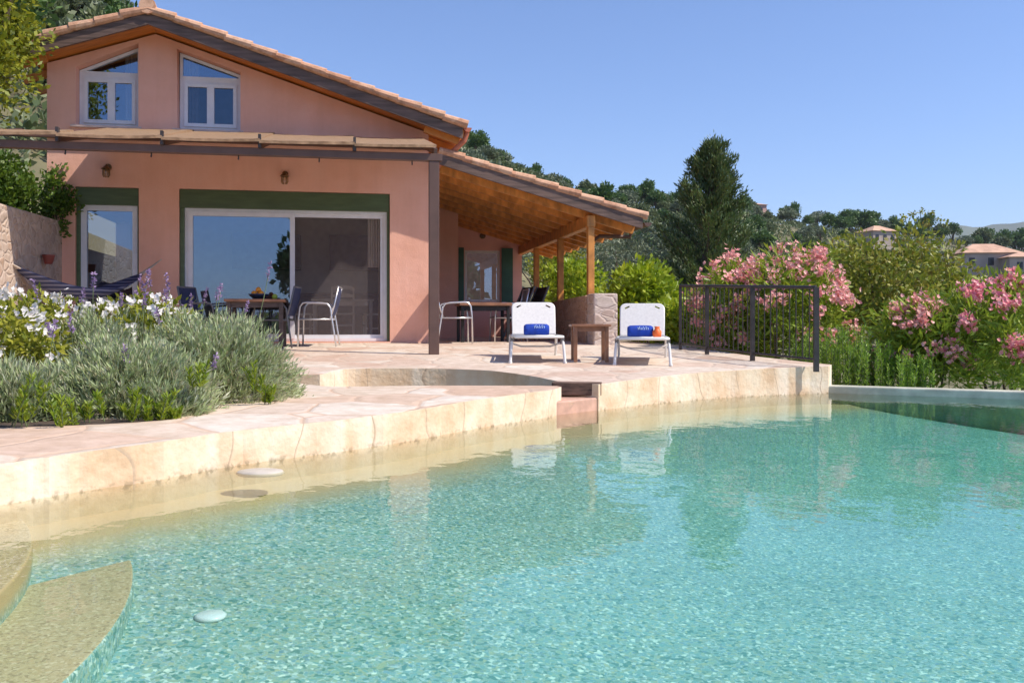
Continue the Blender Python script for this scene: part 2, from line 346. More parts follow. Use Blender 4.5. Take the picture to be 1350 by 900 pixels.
def mat_water(name, tint, sc1, st, vol=0):
    m, nt, bs, out = newmat(name); nt.nodes.remove(bs)
    co = coords(nt, (1, .75, 1))
    n1 = N(nt, 'ShaderNodeTexNoise', Scale=sc1, Detail=2.0, Roughness=.5); n2 = N(nt, 'ShaderNodeTexNoise', Scale=sc1*4.5, Detail=2.0)
    nt.links.new(co, n1.inputs['Vector']); nt.links.new(co, n2.inputs['Vector'])
    ad = N(nt, 'ShaderNodeMath', operation='MULTIPLY_ADD'); nt.links.new(n2.outputs['Fac'], ad.inputs[0]); ad.inputs[1].default_value = .22; nt.links.new(n1.outputs['Fac'], ad.inputs[2])
    b = N(nt, 'ShaderNodeBump', Strength=st, Distance=.02); nt.links.new(ad.outputs[0], b.inputs['Height'])
    fr = N(nt, 'ShaderNodeFresnel', IOR=1.33); nt.links.new(b.outputs[0], fr.inputs['Normal'])
    tr = N(nt, 'ShaderNodeBsdfTransparent', Color=(*tint, 1)); rf = N(nt, 'ShaderNodeBsdfRefraction', IOR=1.33, Roughness=0.0, Color=(*tint, 1)); nt.links.new(b.outputs[0], rf.inputs['Normal'])
    m0 = N(nt, 'ShaderNodeMixShader'); m0.inputs[0].default_value = .0
    nt.links.new(tr.outputs[0], m0.inputs[1]); nt.links.new(rf.outputs[0], m0.inputs[2])
    gl = N(nt, 'ShaderNodeBsdfGlossy', Roughness=.015); nt.links.new(b.outputs[0], gl.inputs['Normal'])
    if vol:
        va = N(nt, 'ShaderNodeVolumeAbsorption', Color=(.22,.93,.90,1), Density=vol); nt.links.new(va.outputs[0], out.inputs['Volume'])
    mx = N(nt, 'ShaderNodeMixShader'); nt.links.new(fr.outputs[0], mx.inputs[0])
    nt.links.new(m0.outputs[0], mx.inputs[1]); nt.links.new(gl.outputs[0], mx.inputs[2]); nt.links.new(mx.outputs[0], out.inputs[0])
    return m
M['water'] = mat_water('pool water', (.97,.99,.99), 2.6, .28, .34)
M['basinwater'] = mat_water('side pool water', (.90,.97,.96), 3.5, .2)
def mat_glass(name, refl, tint):
    m, nt, bs, out = newmat(name); nt.nodes.remove(bs)
    co = coords(nt); n = N(nt, 'ShaderNodeTexNoise', Scale=.8, Detail=1.0); nt.links.new(co, n.inputs['Vector'])
    b = N(nt, 'ShaderNodeBump', Strength=.05, Distance=.02); nt.links.new(n.outputs['Fac'], b.inputs['Height'])
    gl = N(nt, 'ShaderNodeBsdfGlossy', Roughness=.01, Color=(.38,.50,.66,1)); nt.links.new(b.outputs[0], gl.inputs['Normal'])
    tr = N(nt, 'ShaderNodeBsdfTransparent', Color=(*tint, 1))
    mx = N(nt, 'ShaderNodeMixShader'); mx.inputs[0].default_value = refl
    nt.links.new(tr.outputs[0], mx.inputs[1]); nt.links.new(gl.outputs[0], mx.inputs[2]); nt.links.new(mx.outputs[0], out.inputs[0])
    return m
M['glass'] = mat_glass('window glass', .44, (.75,.77,.79))
def mat_screen():
    m, nt, bs, out = newmat('insect screen'); bs.inputs['Base Color'].default_value = (.23,.19,.19,1); bs.inputs['Roughness'].default_value = .8
    tr = N(nt, 'ShaderNodeBsdfTransparent', Color=(1,1,1,1)); mx = N(nt, 'ShaderNodeMixShader'); mx.inputs[0].default_value = .30
    nt.links.new(tr.outputs[0], mx.inputs[1]); nt.links.new(bs.outputs[0], mx.inputs[2]); nt.links.new(mx.outputs[0], out.inputs[0]); return m
M['screen'] = mat_screen()
M['lampglass'] = mat_glass('lamp glass', .15, (.9,.85,.7))

M['lf_white'] = leafmat('plumbago leaves', [(.16,.20,.015),(.30,.32,.025),(.42,.40,.04),(.10,.15,.015)], .35)
M['fl_white'] = leafmat('white petals', [(.88,.83,.80),(.92,.89,.82),(.84,.78,.80),(.90,.88,.84)], .3)
M['fl_purple'] = leafmat('lavender petals', [(.24,.16,.34),(.36,.24,.42),(.42,.32,.48)], .3)
M['lf_lav'] = leafmat('lavender leaves', [(.32,.39,.20),(.46,.53,.31),(.34,.44,.16),(.54,.58,.42),(.36,.32,.20),(.42,.50,.24)], .25)
M['lf_sprig'] = leafmat('bright sprig leaves', [(.14,.24,.015),(.24,.33,.02),(.34,.40,.03)], .4)
M['lf_vine'] = leafmat('vine leaves', [(.05,.11,.02),(.09,.17,.02),(.16,.25,.025)], .35)
M['lf_yellow'] = leafmat('yellow green leaves', [(.15,.19,.015),(.25,.29,.02),(.38,.38,.03),(.10,.14,.02)], .4)
M['lf_hedge'] = leafmat('hedge leaves', [(.20,.30,.015),(.30,.40,.02),(.44,.50,.03)], .4)
M['lf_olean'] = leafmat('oleander leaves', [(.15,.26,.025),(.26,.36,.03),(.38,.46,.04)], .3)
M['fl_pink'] = leafmat('pink petals', [(.90,.38,.37),(.93,.54,.47),(.84,.28,.33),(.95,.68,.57)], .3)
M['fl_magenta'] = leafmat('deep pink petals', [(.80,.17,.28),(.90,.36,.41),(.92,.52,.50)], .3)
M['lf_brown'] = leafmat('brownish green leaves', [(.17,.23,.03),(.27,.32,.04),(.37,.37,.05),(.24,.19,.05)], .3)
M['lf_rose'] = leafmat('rosemary leaves', [(.15,.29,.03),(.24,.40,.035),(.32,.46,.045)], .25)
M['lf_con'] = leafmat('conifer sprays', [(.05,.10,.037),(.085,.15,.042),(.14,.19,.05),(.11,.12,.04)], .15)
M['lf_olive'] = leafmat('olive leaves', [(0.12, 0.162, 0.09), (0.18, 0.222, 0.132), (0.24, 0.276, 0.18)], .2)
M['lf_pine'] = leafmat('pine foliage', [(0.058, 0.123, 0.032), (0.087, 0.167, 0.041), (0.131, 0.203, 0.051)], .2)
M['lf_scrub'] = leafmat('scrub foliage', [(0.102, 0.145, 0.058), (0.145, 0.189, 0.072), (0.189, 0.217, 0.109), (0.072, 0.116, 0.043)], .2)

# ------------------------------------------------------------------ foliage
def rnd_dirs(n):
    d = RNG.normal(size=(n, 3)); return d / np.linalg.norm(d, axis=1, keepdims=True)
def leaf_geo(pos, dr, L, Wd):
    """diamond leaves, one island each"""
    n = len(pos); dr = dr / (np.linalg.norm(dr, axis=1, keepdims=True) + 1e-9)
    side = np.cross(dr, rnd_dirs(n)); side /= np.linalg.norm(side, axis=1, keepdims=True) + 1e-9
    L = np.broadcast_to(np.asarray(L, float), (n,))[:, None]; Wd = np.broadcast_to(np.asarray(Wd, float), (n,))[:, None]
    v = np.stack([pos, pos + dr*L*.5 + side*Wd*.5, pos + dr*L, pos + dr*L*.5 - side*Wd*.5], 1)
    return v.reshape(-1, 3)
def leaf_obj(name, V, m, parent=None):
    n = len(V)//4; me = bpy.data.meshes.new(name)
    me.vertices.add(4*n); me.vertices.foreach_set('co', np.ascontiguousarray(V, dtype=np.float32).ravel())
    me.loops.add(4*n); me.loops.foreach_set('vertex_index', np.arange(4*n, dtype=np.int32))
    me.polygons.add(n); me.polygons.foreach_set('loop_start', np.arange(0, 4*n, 4, dtype=np.int32))
    me.polygons.foreach_set('loop_total', np.full(n, 4, dtype=np.int32))
    me.materials.append(m); me.update(calc_edges=True); me.validate()
    o = bpy.data.objects.new(name, me); COL.objects.link(o)
    if parent: o.parent = parent
    return o
def clumps(cen, rad, k, shell=.55, lo=-.5):
    """clump centres spread through an ellipsoid, denser towards its outside"""
    d = rnd_dirs(k*3); d = d[d[:, 2] > lo][:k]
    r = shell + (1-shell)*RNG.random(len(d))**.6
    return np.asarray(cen) + d*r[:, None]*np.asarray(rad)
def crown(cen, rad, k, nl, cr, L, Wd, shell=.5, lo=-.6, up=.3, squash=.8):
    cs = clumps(cen, rad, k, shell, lo); k = len(cs)
    sz = cr*(.6+.8*RNG.random(k))
    off = rnd_dirs(k*nl)*(RNG.random(k*nl)**.45)[:, None]
    off[:, 2] *= squash
    pos = np.repeat(cs, nl, 0) + off*np.repeat(sz, nl)[:, None]
    dr = off + .6*rnd_dirs(k*nl); dr[:, 2] += up
    return leaf_geo(pos, dr, L*(.6+.8*RNG.random(k*nl)), Wd*(.6+.8*RNG.random(k*nl))), cs
def blossoms(cs, per, spread, size):
    """five-petal flowers in loose heads round the points cs"""
    k = len(cs)*per
    p = np.repeat(np.asarray(cs), per, 0) + RNG.normal(size=(k, 3))*spread
    ax = rnd_dirs(k); ax[:, 2] = np.abs(ax[:, 2]); ax[:, 1] -= .5; ax /= np.linalg.norm(ax, axis=1, keepdims=True)
    t1 = np.cross(ax, rnd_dirs(k)); t1 /= np.linalg.norm(t1, axis=1, keepdims=True); t2 = np.cross(ax, t1)
    out = []
    for j in range(5):
        a = 2*math.pi*j/5; d = t1*math.cos(a) + t2*math.sin(a) + ax*.35; s = -t1*math.sin(a) + t2*math.cos(a)
        L = size*(.7+.5*RNG.random(k))[:, None]
        out.append(np.stack([p, p+d*L*.6+s*L*.42, p+d*L, p+d*L*.6-s*L*.42], 1))
    return np.concatenate(out, 0).reshape(-1, 3)
def trunk_mb(base, tops, r0, mb=None):
    mb = mb or MB(); base = Vector(base)
    for t in tops:
        t = Vector(t); mid = base.lerp(t, .45) + Vector((random.uniform(-.1,.1), random.uniform(-.1,.1), 0))*(t-base).length*.4
        mid.z += (t.z-base.z)*.1
        mb.tube([base - Vector((0,0,.15)), base.lerp(mid, .5), mid, mid.lerp(t, .6), t], [r0, r0*.85, r0*.6, r0*.4, r0*.15], 7)
    return mb

# ------------------------------------------------------------------ terrain
RT = [  # photo column of the ridge, ground row there, depth Y
 (-2600,-300,60),(-1500,-330,80),(-400,-230,105),(0,-80,120),(100,0,135),(150,30,145),(400,130,175),(610,203,200),(700,241,210),(800,270,230),
 (880,283,250),(1000,288,300),(1100,300,340),(1210,314,390),(1300,326,420),(1400,330,450),(2000,325,520),(3200,330,400)]
azs = []; zr = []; rr_ = []
for u, v, Y in RT:
    p = P(u, v, Y); azs.append(math.degrees(math.atan2(p.x, p.y))); zr.append(p.z); rr_.append(math.hypot(p.x, p.y))
azs = [-180, -120] + azs + [110, 180]; zr = [-6, 25] + zr + [-5, -6]; rr_ = [220, 120] + rr_ + [380, 220]
def terr(x, y):
    r = math.hypot(x, y); az = math.degrees(math.atan2(x, y))
    Rz = float(np.interp(az, azs, zr)); Rr = float(np.interp(az, azs, rr_))
    zn = float(np.interp(az, [-180,-110,-60,-30,-12,0,8,20,40,90,180], [-.4,1.5,2.2,2.2,.3,-.2,-1.6,-2.4,-2.6,-1.5,-.4]))
    dip = float(np.interp(az, [-20, 0, 12, 25, 60, 120], [0, 0, 3, 9, 9, 0]))
    if r < 12: return -1.75
    if r < 24: t = (r-12)/12; t = t*t*(3-2*t); return -1.75 + (zn+1.75)*t
    t = (r-24)/(Rr-24)
    nz = (math.sin(x*.07+y*.05)+math.sin(x*.031-y*.083+2))*.012*min(r-24, 60)
    if t <= 1: return zn + (Rz-zn)*(t**.95) - dip*math.sin(math.pi*min(1, t))**1.2 + nz
    q = min(1, (r-Rr)/(Rr*2)); return Rz*(1-q) - 12*q + nz*(1-q)
mb = MB()
azl = list(np.concatenate([np.arange(-180, -48, 6), np.arange(-48, 50, 1.0), np.arange(54, 181, 6)]))
rl = [0.5, 6, 11.9, 14, 17, 20, 24] + [24*(1.075**i) for i in range(1, 46)] + [900, 1400, 2500, 4500, 9000]
vs = []
for r in rl:
    for a in azl: x, y = r*math.sin(R(a)), r*math.cos(R(a)); vs.append((x, y, terr(x, y)))
na = len(azl); fs = []
for i in range(len(rl)-1):
    for j in range(na-1): fs.append((i*na+j, i*na+j+1, (i+1)*na+j+1, (i+1)*na+j))
mb.add(vs, fs)
M['ground'] = mat('dry hillside earth', (.16,.145,.075), .95, var=.35, scale=.12, bmp=.5, bscale=3)
tag(mb.build('ground', M['ground'], smooth=True), kind='structure')
# far blue ridge
mb = MB(); vs = []; fs = []
far = [(900,330),(1050,330),(1150,318),(1215,303),(1262,295),(1290,301),(1310,296),(1340,293),(1400,292),(1500,298),(1700,310),(2000,330)]
uu = np.linspace(900, 2000, 90)
for i, u in enumerate(uu):
    v = float(np.interp(u, [a for a, b in far], [b for a, b in far])) + 1.2*math.sin(u*.11)+.7*math.sin(u*.37)
    p = P(u, v, 5200); vs += [(p.x*.8, p.y*.8, -40), p[:], (p.x*1.3, p.y*1.3, -40)]
for i in range(len(uu)-1):
    for k in (0, 1): fs.append((3*i+k, 3*i+3+k, 3*i+4+k, 3*i+1+k))
mb.add(vs, fs); M['farhill'] = mat('far wooded ridge', (.09,.11,.06), .95, var=.3, scale=.004)
tag(mb.build('hills', M['farhill'], smooth=True), kind='structure')

# ------------------------------------------------------------------ pool, terrace, peninsula
WL = [(-6.2,-2.2),(-4.6,.8),(-3.6,2.6),(-2.95,3.5),(-2.44,4.33),(-2.25,4.64),(-1.98,5.0),(-1.65,5.58),(-1.15,6.14),(-.70,6.76),(-.385,7.33),(.0,7.9),(.39,8.42)]
TE = [(.86,9.02),(1.30,9.52),(1.82,10.04),(2.35,10.45),(2.95,10.82),(3.50,11.08),(3.90,11.22)]
def slab(name, loop, ztop, zbot, mats, bevel=.03, topmi=0, sidemi=1, kind='structure'):
    b = MB(); L = [Vector((p[0], p[1], 0)) for p in loop]; n = len(loop)
    tris = tessellate_polygon([L])
    zt = [ztop(*p) if callable(ztop) else ztop for p in loop]
    b.add([(p[0], p[1], z) for p, z in zip(loop, zt)], [tuple(t) for t in tris], topmi)
    b.add([(p[0], p[1], z) for p, z in zip(loop, zt)] + [(p[0], p[1], zbot) for p in loop], [(i, (i+1)%n, (i+1)%n+n, i+n) for i in range(n)], sidemi)
    me = bpy.data.meshes.new(name); me.from_pydata(b.v, [], b.f)
    for m in mats: me.materials.append(m)
    me.polygons.foreach_set('material_index', b.m)
    bm = bmesh.new(); bm.from_mesh(me); bmesh.ops.remove_doubles(bm, verts=bm.verts, dist=1e-5)
    bmesh.ops.recalc_face_normals(bm, faces=bm.faces)
    up = sum(f.normal.z*f.calc_area() for f in bm.faces)
    if up < 0: bmesh.ops.reverse_faces(bm, faces=bm.faces)
    bmesh.ops.dissolve_limit(bm, angle_limit=R(.5), verts=bm.verts, edges=bm.edges, delimit={'MATERIAL'}) if not callable(ztop) else None
    bm.to_mesh(me); bm.free()
    o = bpy.data.objects.new(name, me); COL.objects.link(o)
    if bevel:
        bv = o.modifiers.new('bevel', 'BEVEL'); bv.width = bevel; bv.segments = 3; bv.limit_method = 'ANGLE'; bv.angle_limit = R(55)
    if kind: tag(o, kind=kind)
    return o
def wob(pts, n=5, amp=.012):
    out = []
    for (x0,y0),(x1,y1) in zip(pts[:-1], pts[1:]):
        for k in range(n):
            t = k/n; out.append((x0+(x1-x0)*t+random.uniform(-amp,amp), y0+(y1-y0)*t+random.uniform(-amp,amp)))
    return out + [pts[-1]]
def cat(pts, n=4):
    """smooth curve through pts"""
    out = []; m = len(pts)
    for i in range(m-1):
        p0 = Vector(pts[max(i-1,0)]); p1 = Vector(pts[i]); p2 = Vector(pts[i+1]); p3 = Vector(pts[min(i+2,m-1)])
        for k in range(n):
            t = k/n; q = .5*((2*p1)+(p2-p0)*t+(2*p0-5*p1+4*p2-p3)*t*t+(3*p1-p0-3*p2+p3)*t**3); out.append(tuple(q))
    return out + [tuple(pts[-1])]
WLs = cat(WL, 4); TEs = cat(TE, 3)
def penz(x, y): return float(np.interp(y, [2, 4.3, 5.1, 6.2, 8.4, 9.9], [.195,.195,.21,.215,.25,.25]))
BEDF = [(-8.2,3.9),(-5.5,5.0),(-4.0,5.35),(-3.05,5.5),(-2.37,5.78),(-2.12,6.2),(-1.98,6.9),(-1.86,7.4)]
PEN = wob(WLs, 2, .008) + cat([(.40,8.5),(.44,8.9),(-.2,8.95),(-.82,8.95),(-1.4,8.86),(-1.75,8.8),(-2.1,9.2),(-2.55,9.72),(-3.5,9.9)], 3) + [(-9.5,9.9),(-9.5,-2.2)]
slab('pool_surround', PEN, penz, -1.4, [M['flag2'], M['coping']], .028)
RIM = cat([(.47,9.27),(.36,9.5),(.21,9.78),(-.2,10.3),(-.58,10.48),(-.96,10.55),(-1.5,10.52),(-1.87,10.40),(-2.0,10.1),(-2.02,9.85),(-2.06,9.76)], 4)
TER = wob(TEs, 2, .006) + [(4.02,11.45),(3.75,11.95),(3.38,12.7),(3.1,13.6),(2.95,14.6), tuple(hw(4.45,0).xy), tuple(hw(-7.8,0).xy), (-9,9.75),(-3.2,9.78)] + RIM[::-1]
slab('paving', [tuple(hw(4.45,0).xy), (3.0,25), (-9.05,25), tuple(hw(-7.8,0).xy)], HZ, -1.4, [M['flag'], M['coping']], 0)
slab('terrace', TER, deckz, -1.4, [M['flag'], M['coping']], .03)
# basin of the little side pool
slab('side_pool_floor', [(-2.3,8.6),(.7,8.6),(.7,10.8),(-2.3,10.8)], -.35, -.5, [M['poolstep'], M['poolstep']], 0)
slab('side_pool_water', [(-2.2,8.7),(.6,8.7),(.6,9.02),(.52,9.20),(.6,10.75),(-2.2,10.75)], .10, .094, [M['basinwater'], M['basinwater']], 0)
# pool floor and water
EDGE = np.array(WLs + [(.86,9.02)] + TEs); E0, E1 = EDGE[:-1], EDGE[1:]
def edist(x, y):
    p = np.array([x, y]); d = E1-E0; t = np.clip(((p-E0)*d).sum(1)/((d*d).sum(1)+1e-9), 0, 1); return float(np.min(np.hypot(*(p-E0-d*t[:,None]).T)))
def floorz(x, y):
    t = min(1, max(0, edist(x, y)-.28)/2.6); return -.13-.35*t**.8
b = MB(); gx = np.linspace(-7, 9.5, 84); gy = np.linspace(-2.6, 12.5, 78)
b.add([(x, y, floorz(x, y)) for y in gy for x in gx], [(j*84+i, j*84+i+1, (j+1)*84+i+1, (j+1)*84+i) for j in range(77) for i in range(83)])
tag(b.build('pool_floor', M['poolfloor'], smooth=True), kind='structure')
wl6 = [(-7,-2.3),(8.95,-2.3),(8.95,8.75),(3.80,11.38),(-.2,9.2),(-7,8)]
b = MB(); b.add([(x, y, z) for z in (0, -.62) for x, y in wl6], [(0,1,2,3,4,5),(11,10,9,8,7,6)] + [(i, (i+1)%6+0, (i+1)%6+6, i+6) for i in range(6)])
tag(b.build('pool_water', M['water']), kind='structure')
# overflow edge on the far right
ea, eb = Vector((3.72,11.33)), Vector((9.1,8.62)); en = Vector((eb.y-ea.y, -(eb.x-ea.x))).normalized()*-1
b = MB(); q = []
M['edge'] = mat('pale render on the overflow wall', (.50,.50,.42), .75, var=.2, scale=4, bmp=.3, bscale=30)
W_ = .24
loop = [ea, eb, eb+en*W_, ea+en*W_]
b.add([(p.x, p.y, z) for z in (-2.8, .088) for p in loop], [(0,1,2,3),(4,5,6,7),(0,1,5,4),(1,2,6,5),(2,3,7,6),(3,0,4,7)])
tag(b.build('overflow_wall', M['edge'], bevel=.015), 'low pale rendered wall along the far right edge of the pool', 'wall')
# near and right side of the pool, outside the picture
slab('pool_coping', [(-8,-2.2),(9.4,-2.2),(9.4,-4.5),(-8,-4.5)], .2, -1.4, [M['flag2'], M['coping']], .02)
slab('pool_coping', [(8.9,-2.2),(9.6,-2.2),(9.6,8.4),(8.9,8.7)], .12, -1.6, [M['flag2'], M['coping']], .02)
# round submerged steps
def disc(cx, cy, rx, ry, z0, z1, n=48):
    return [(cx+rx*math.cos(2*math.pi*k/n), cy+ry*math.sin(2*math.pi*k/n)) for k in range(n)]
slab('pool_step', disc(-5.0,2.5,3.66,3.66,0,0,160), -.21, -.6, [M['poolstep'], M['poolfloor']], .012)
slab('pool_step', disc(-5.0,2.5,3.26,3.26,0,0,160), -.09, -.6, [M['poolstep'], M['poolfloor']], .012)
# stone step and plank in the gap
slab('stone_step', [(.36,8.50),(.84,9.02),(.86,9.3),(.40,9.3)], .125, -.6, [M['pinkstone'], M['pinkstone']], .015)
b = MB(); b.bar((.41,9.20,.205), (.90,9.12,.205), .16, .13)
tag(b.build('timber_plank', M['plank'], bevel=.01), 'weathered brown timber plank bridging the gap at the side pool', 'plank')
M['float'] = mat('off white float', (.52,.47,.40), .5, var=.1)
# white float; white disc standing in for a pale spot underwater
b = MB(); c = onz(343, 621, 0)
b.lathe([(0,-.012),(.125,-.012),(.14,.0),(.13,.012),(.09,.018),(0,.02)], n=28)
o = b.build('pool_float', M['float'], smooth=True); o.location = c - Vector((0, 0, .009)); o.scale = (1, .8, 1)
tag(o, 'white oval float on the water below the flower bed', 'pool float')
b = MB(); p0 = P(277, 843, 1); d = p0 - Vector((0,0,EYE)); t = (-.40-EYE)/d.z; c = Vector((0,0,EYE)) + d*t
b.lathe([(0,0),(.06,0),(.064,.012),(.05,.02),(0,.022)], n=24)
o = b.build('floor_disc', M['white'], smooth=True); o.location = (c.x, c.y, floorz(c.x, c.y)-.005)
tag(o, 'round white disc on the pool floor', 'drain')
# planting bed
BED = wob(cat(BEDF, 3), 1, 0) + [(-1.95,8.0),(-2.15,8.7),(-2.6,9.4),(-3.6,9.65),(-8.2,9.6)]
slab('flower_bed', BED, .236, .1, [M['soil'], M['soil']], .02)
# retained ground left of the stone wall
SW0 = Vector(P(87, 293, 14.2)); 
swd = Vector((ST, -CT))
sw = [SW0.xy, SW0.xy + swd*5.5]
lf = -A2
slab('bank', [tuple(sw[0]+lf*.3+B2*12), tuple(sw[0]+lf*.3), tuple(sw[1]+lf*.3), tuple(sw[1]+lf*14), tuple(sw[0]+lf*14+B2*12)], 2.2, -1.5, [M['ground'], M['ground']], 0)
b = MB(); q0, q1 = sw
lp = [q0, q1, q1+lf*.4, q0+lf*.4]
zt = [SW0.z, SW0.z-.10, SW0.z-.10, SW0.z]
b.add([(p.x, p.y, .2) for p in lp] + [(p.x, p.y, z) for p, z in zip(lp, zt)], [(0,1,2,3),(4,5,6,7),(0,1,5,4),(1,2,6,5),(2,3,7,6),(3,0,4,7)])
wall = b.build('stone_wall', M['fieldstone'], bevel=.03)
tag(wall, 'tan fieldstone retaining wall left of the house, under the vine', 'wall')

# ------------------------------------------------------------------ house
house = empty('house', hw(0, 0, 0), TH, 'two storey salmon pink house with clay tiled gable roof and wooden side porch', 'house')
BO = -.55                                        # rake overhang
apx = hp(195, 32, BO); rgt = hp(594, 177, BO); lft = hp(25, 77, BO)
kr = (apx[1]-rgt[1])/(rgt[0]-apx[0]); kl = (apx[1]-lft[1])/(apx[0]-lft[0])
SL = hp(62, 180)[0]; SA = apx[0]; ZA = apx[1] + .02
ZR = ZA - kr*(0-SA); ZL = ZA - kl*(SA-SL)
DEP = 9.0
def rect(u0, v0, u1, v1): 
    s0, z1 = hp(u0, v0); s1, z0 = hp(u1, v1); return s0, s1, z0, z1
# openings (local s, z)
w1 = [hp(100,166), hp(182.5,168), hp(182.5,57), hp(100,88)]
w2 = [hp(234,171), hp(317,173), hp(317,95), hp(233,64)]
w1[0] = (w1[0][0], w1[1][1]); w2[0] = (w2[0][0], w2[1][1])
nz_ = hp(150, 247)[1]
nd = [(hp(99,300)[0], .02), (hp(183,300)[0], .02), (hp(183,300)[0], nz_), (hp(99,300)[0], nz_)]
dz_ = hp(375, 252)[1]
dd = [(hp(236,300)[0], .02), (hp(514,300)[0], .02), (hp(514,300)[0], dz_), (hp(236,300)[0], dz_)]
outer = [(SL, -.3), (0, -.3), (0, ZR), (SA, ZA), (SL, ZL)]
b = MB(); b.prism([outer, w1, w2, nd, dd], lambda x, z: (x, 0, z), lambda x, z: (x, .28, z))
b.box(-.28, 0, .28, 1.0, -.3, ZR-.02); b.box(-.28, 0, 3.4, DEP, -.3, ZR-.02); b.box(-.28, 0, 1.0, 3.4, -.3, .1); b.box(-.28, 0, 1.0, 3.4, 2.3, ZR-.02); b.box(SL, SL+.28, .28, 1.2, -.3, ZL-.02); b.box(SL, SL+.28, 4.2, DEP, -.3, ZL-.02); b.box(SL, SL+.28, 1.2, 4.2, -.3, .3); b.box(SL, SL+.28, 1.2, 4.2, 2.3, ZL-.02)  # unseen openings added in both side walls to let daylight into the room
b.prism([[(SL, -.3), (0, -.3), (0, ZR), (SA, ZA), (SL, ZL)]], lambda x, z: (x, DEP, z), lambda x, z: (x, DEP+.28, z))
b.build('wall', M['plaster'], house)
# room behind the glass
b = MB(); b.box(SL+.28, -.28, .28, 5.2, -.02, .015); b.build('room_floor', M['floor_in'], house)
b = MB(); b.box(SL+.28, -.28, .28, 5.2, 2.62, 2.72); b.box(SL+.3, -.3, 5.2, 5.3, 0, 2.62)
b.build('room_wall', M['room'], house)
b = MB(); b.box(-3.9, -.4, 4.6, 5.19, .0, .9); b.box(-3.9, -.4, 4.55, 5.19, .9, .95); b.box(-3.7, -2.3, 4.85, 5.19, 1.45, 2.2)
b.box(-1.7, -.4, 4.85, 5.19, 1.45, 2.2); b.build('kitchen_cupboard', M['roomdark'], house, bevel=.01)
b = MB(); b.box(SL+.28, -.28, .3, 5, 2.78, 2.86); b.box(SL+.28, -.28, 2.4, 2.5, 2.8, 4.6); b.build('upper_floor', M['room'], house)

# roof -------------------------------------------------------------
def tiles(mb, s0, z0, s1, z1, b0, b1, pitch=.235, course=.36, amp=.05, th=.03):
    L = math.hypot(s1-s0, z1-z0); nc = max(2, round(L/course)); nb = int((b1-b0)/pitch*6)
    ux, uz = (s1-s0)/L, (z1-z0)/L; sg = 1 if s1 > s0 else -1
    nx, nz = -uz*sg, ux*sg
    vs = []; rows = []
    for c in range(nc):
        for e in (0, 1):
            d = L*(c+e)/nc; lift = .026 if e else 0.0
            row = []
            for j in range(nb+1):
                y = b0 + (b1-b0)*j/nb; h = amp*abs(math.sin(math.pi*(y-b0)/pitch)) + lift
                row.append(len(vs)); vs.append((s0+ux*d+nx*h, y, z0+uz*d+nz*h))
            rows.append(row)
    fs = [(rows[i][j], rows[i][j+1], rows[i+1][j+1], rows[i+1][j]) for i in range(len(rows)-1) for j in range(nb)]
    mb.add(vs, fs)
def verge(mb, s0, z0, s1, z1, y, course=.40, r=.066):
    L = math.hypot(s1-s0, z1-z0); n = max(2, round(L/course)); p0 = Vector((s0, y, z0)); p1 = Vector((s1, y, z1)); up = Vector((0,0,1))
    for i in range(n):
        a = p0.lerp(p1, i/n) ; c = p0.lerp(p1, (i+1.08)/n)
        mb.tube([a + up*(.0+random.uniform(-.006,.006)), c + up*(.020+random.uniform(-.008,.008))], [r*.88, r*1.06], 10)
TH_R = .185                                        # soffit to tile
eR = (.52, ZA+TH_R - kr*(.52-SA)); eL = (lft[0]+.05, ZA+TH_R - kl*(SA-lft[0]-.05)); ap = (SA, ZA+TH_R)
b = MB()
tiles(b, ap[0], ap[1], eR[0], eR[1], BO-.03, DEP+.5); tiles(b, ap[0], ap[1], eL[0], eL[1], BO-.03, DEP+.5)
verge(b, ap[0], ap[1]+.02, eR[0]+.03, eR[1]+.02, BO-.0); verge(b, ap[0], ap[1]+.02, eL[0]-.03, eL[1]+.02, BO-.0)
roof = b.build('roof', M['tile'], house, fix=False)
b = MB()
for i in range(24):
    y = BO-.05+i*.4; b.tube([(SA, y, ap[1]+.06), (SA, y+.43, ap[1]+.035)], [.125, .105], 12)
b.build('ridge_tile', M['tile'], roof)
b = MB()                                          # soffit boards
for (sx, zx) in ((eR[0], ZA-kr*(eR[0]-SA)), (eL[0], ZA-kl*(SA-eL[0]))):
    b.prism([[(SA, ZA), (sx, zx), (sx, zx+.10), (SA, ZA+.10)]], lambda x, z: (x, BO+.045, z+.03), lambda x, z: (x, DEP+.4, z+.03))
b.build('soffit', M['boards'], roof)
b = MB()
for (sx, k, sg) in ((eR[0]-.02, kr, 1), (eL[0]+.02, kl, -1)):
    ze = ZA - k*abs(sx-SA)
    b.prism([[(SA, ZA-.02), (sx, ze-.02), (sx, ze+.15), (SA, ZA+.15)]], lambda x, z: (x, BO, z), lambda x, z: (x, BO+.045, z))
b.build('barge_board', M['bargewood'], roof)
for k in range(8):                                # eave rafter ends under the side overhangs
    y = -.35 + .7*k
    b = MB(); b.bar((-.1, y, ZA-kr*(-.1-SA)-.045), (.46, y, ZA-kr*(.46-SA)-.045), .07, .11)
    b.build('rafter_end', M['boards'], roof)
    b = MB(); b.bar((SL+.1, y, ZA-kl*(SA-SL-.1)-.045), (SL-.44, y, ZA-kl*(SA-SL+.44)-.045), .07, .11)
    b.build('rafter_end', M['boards'], roof)
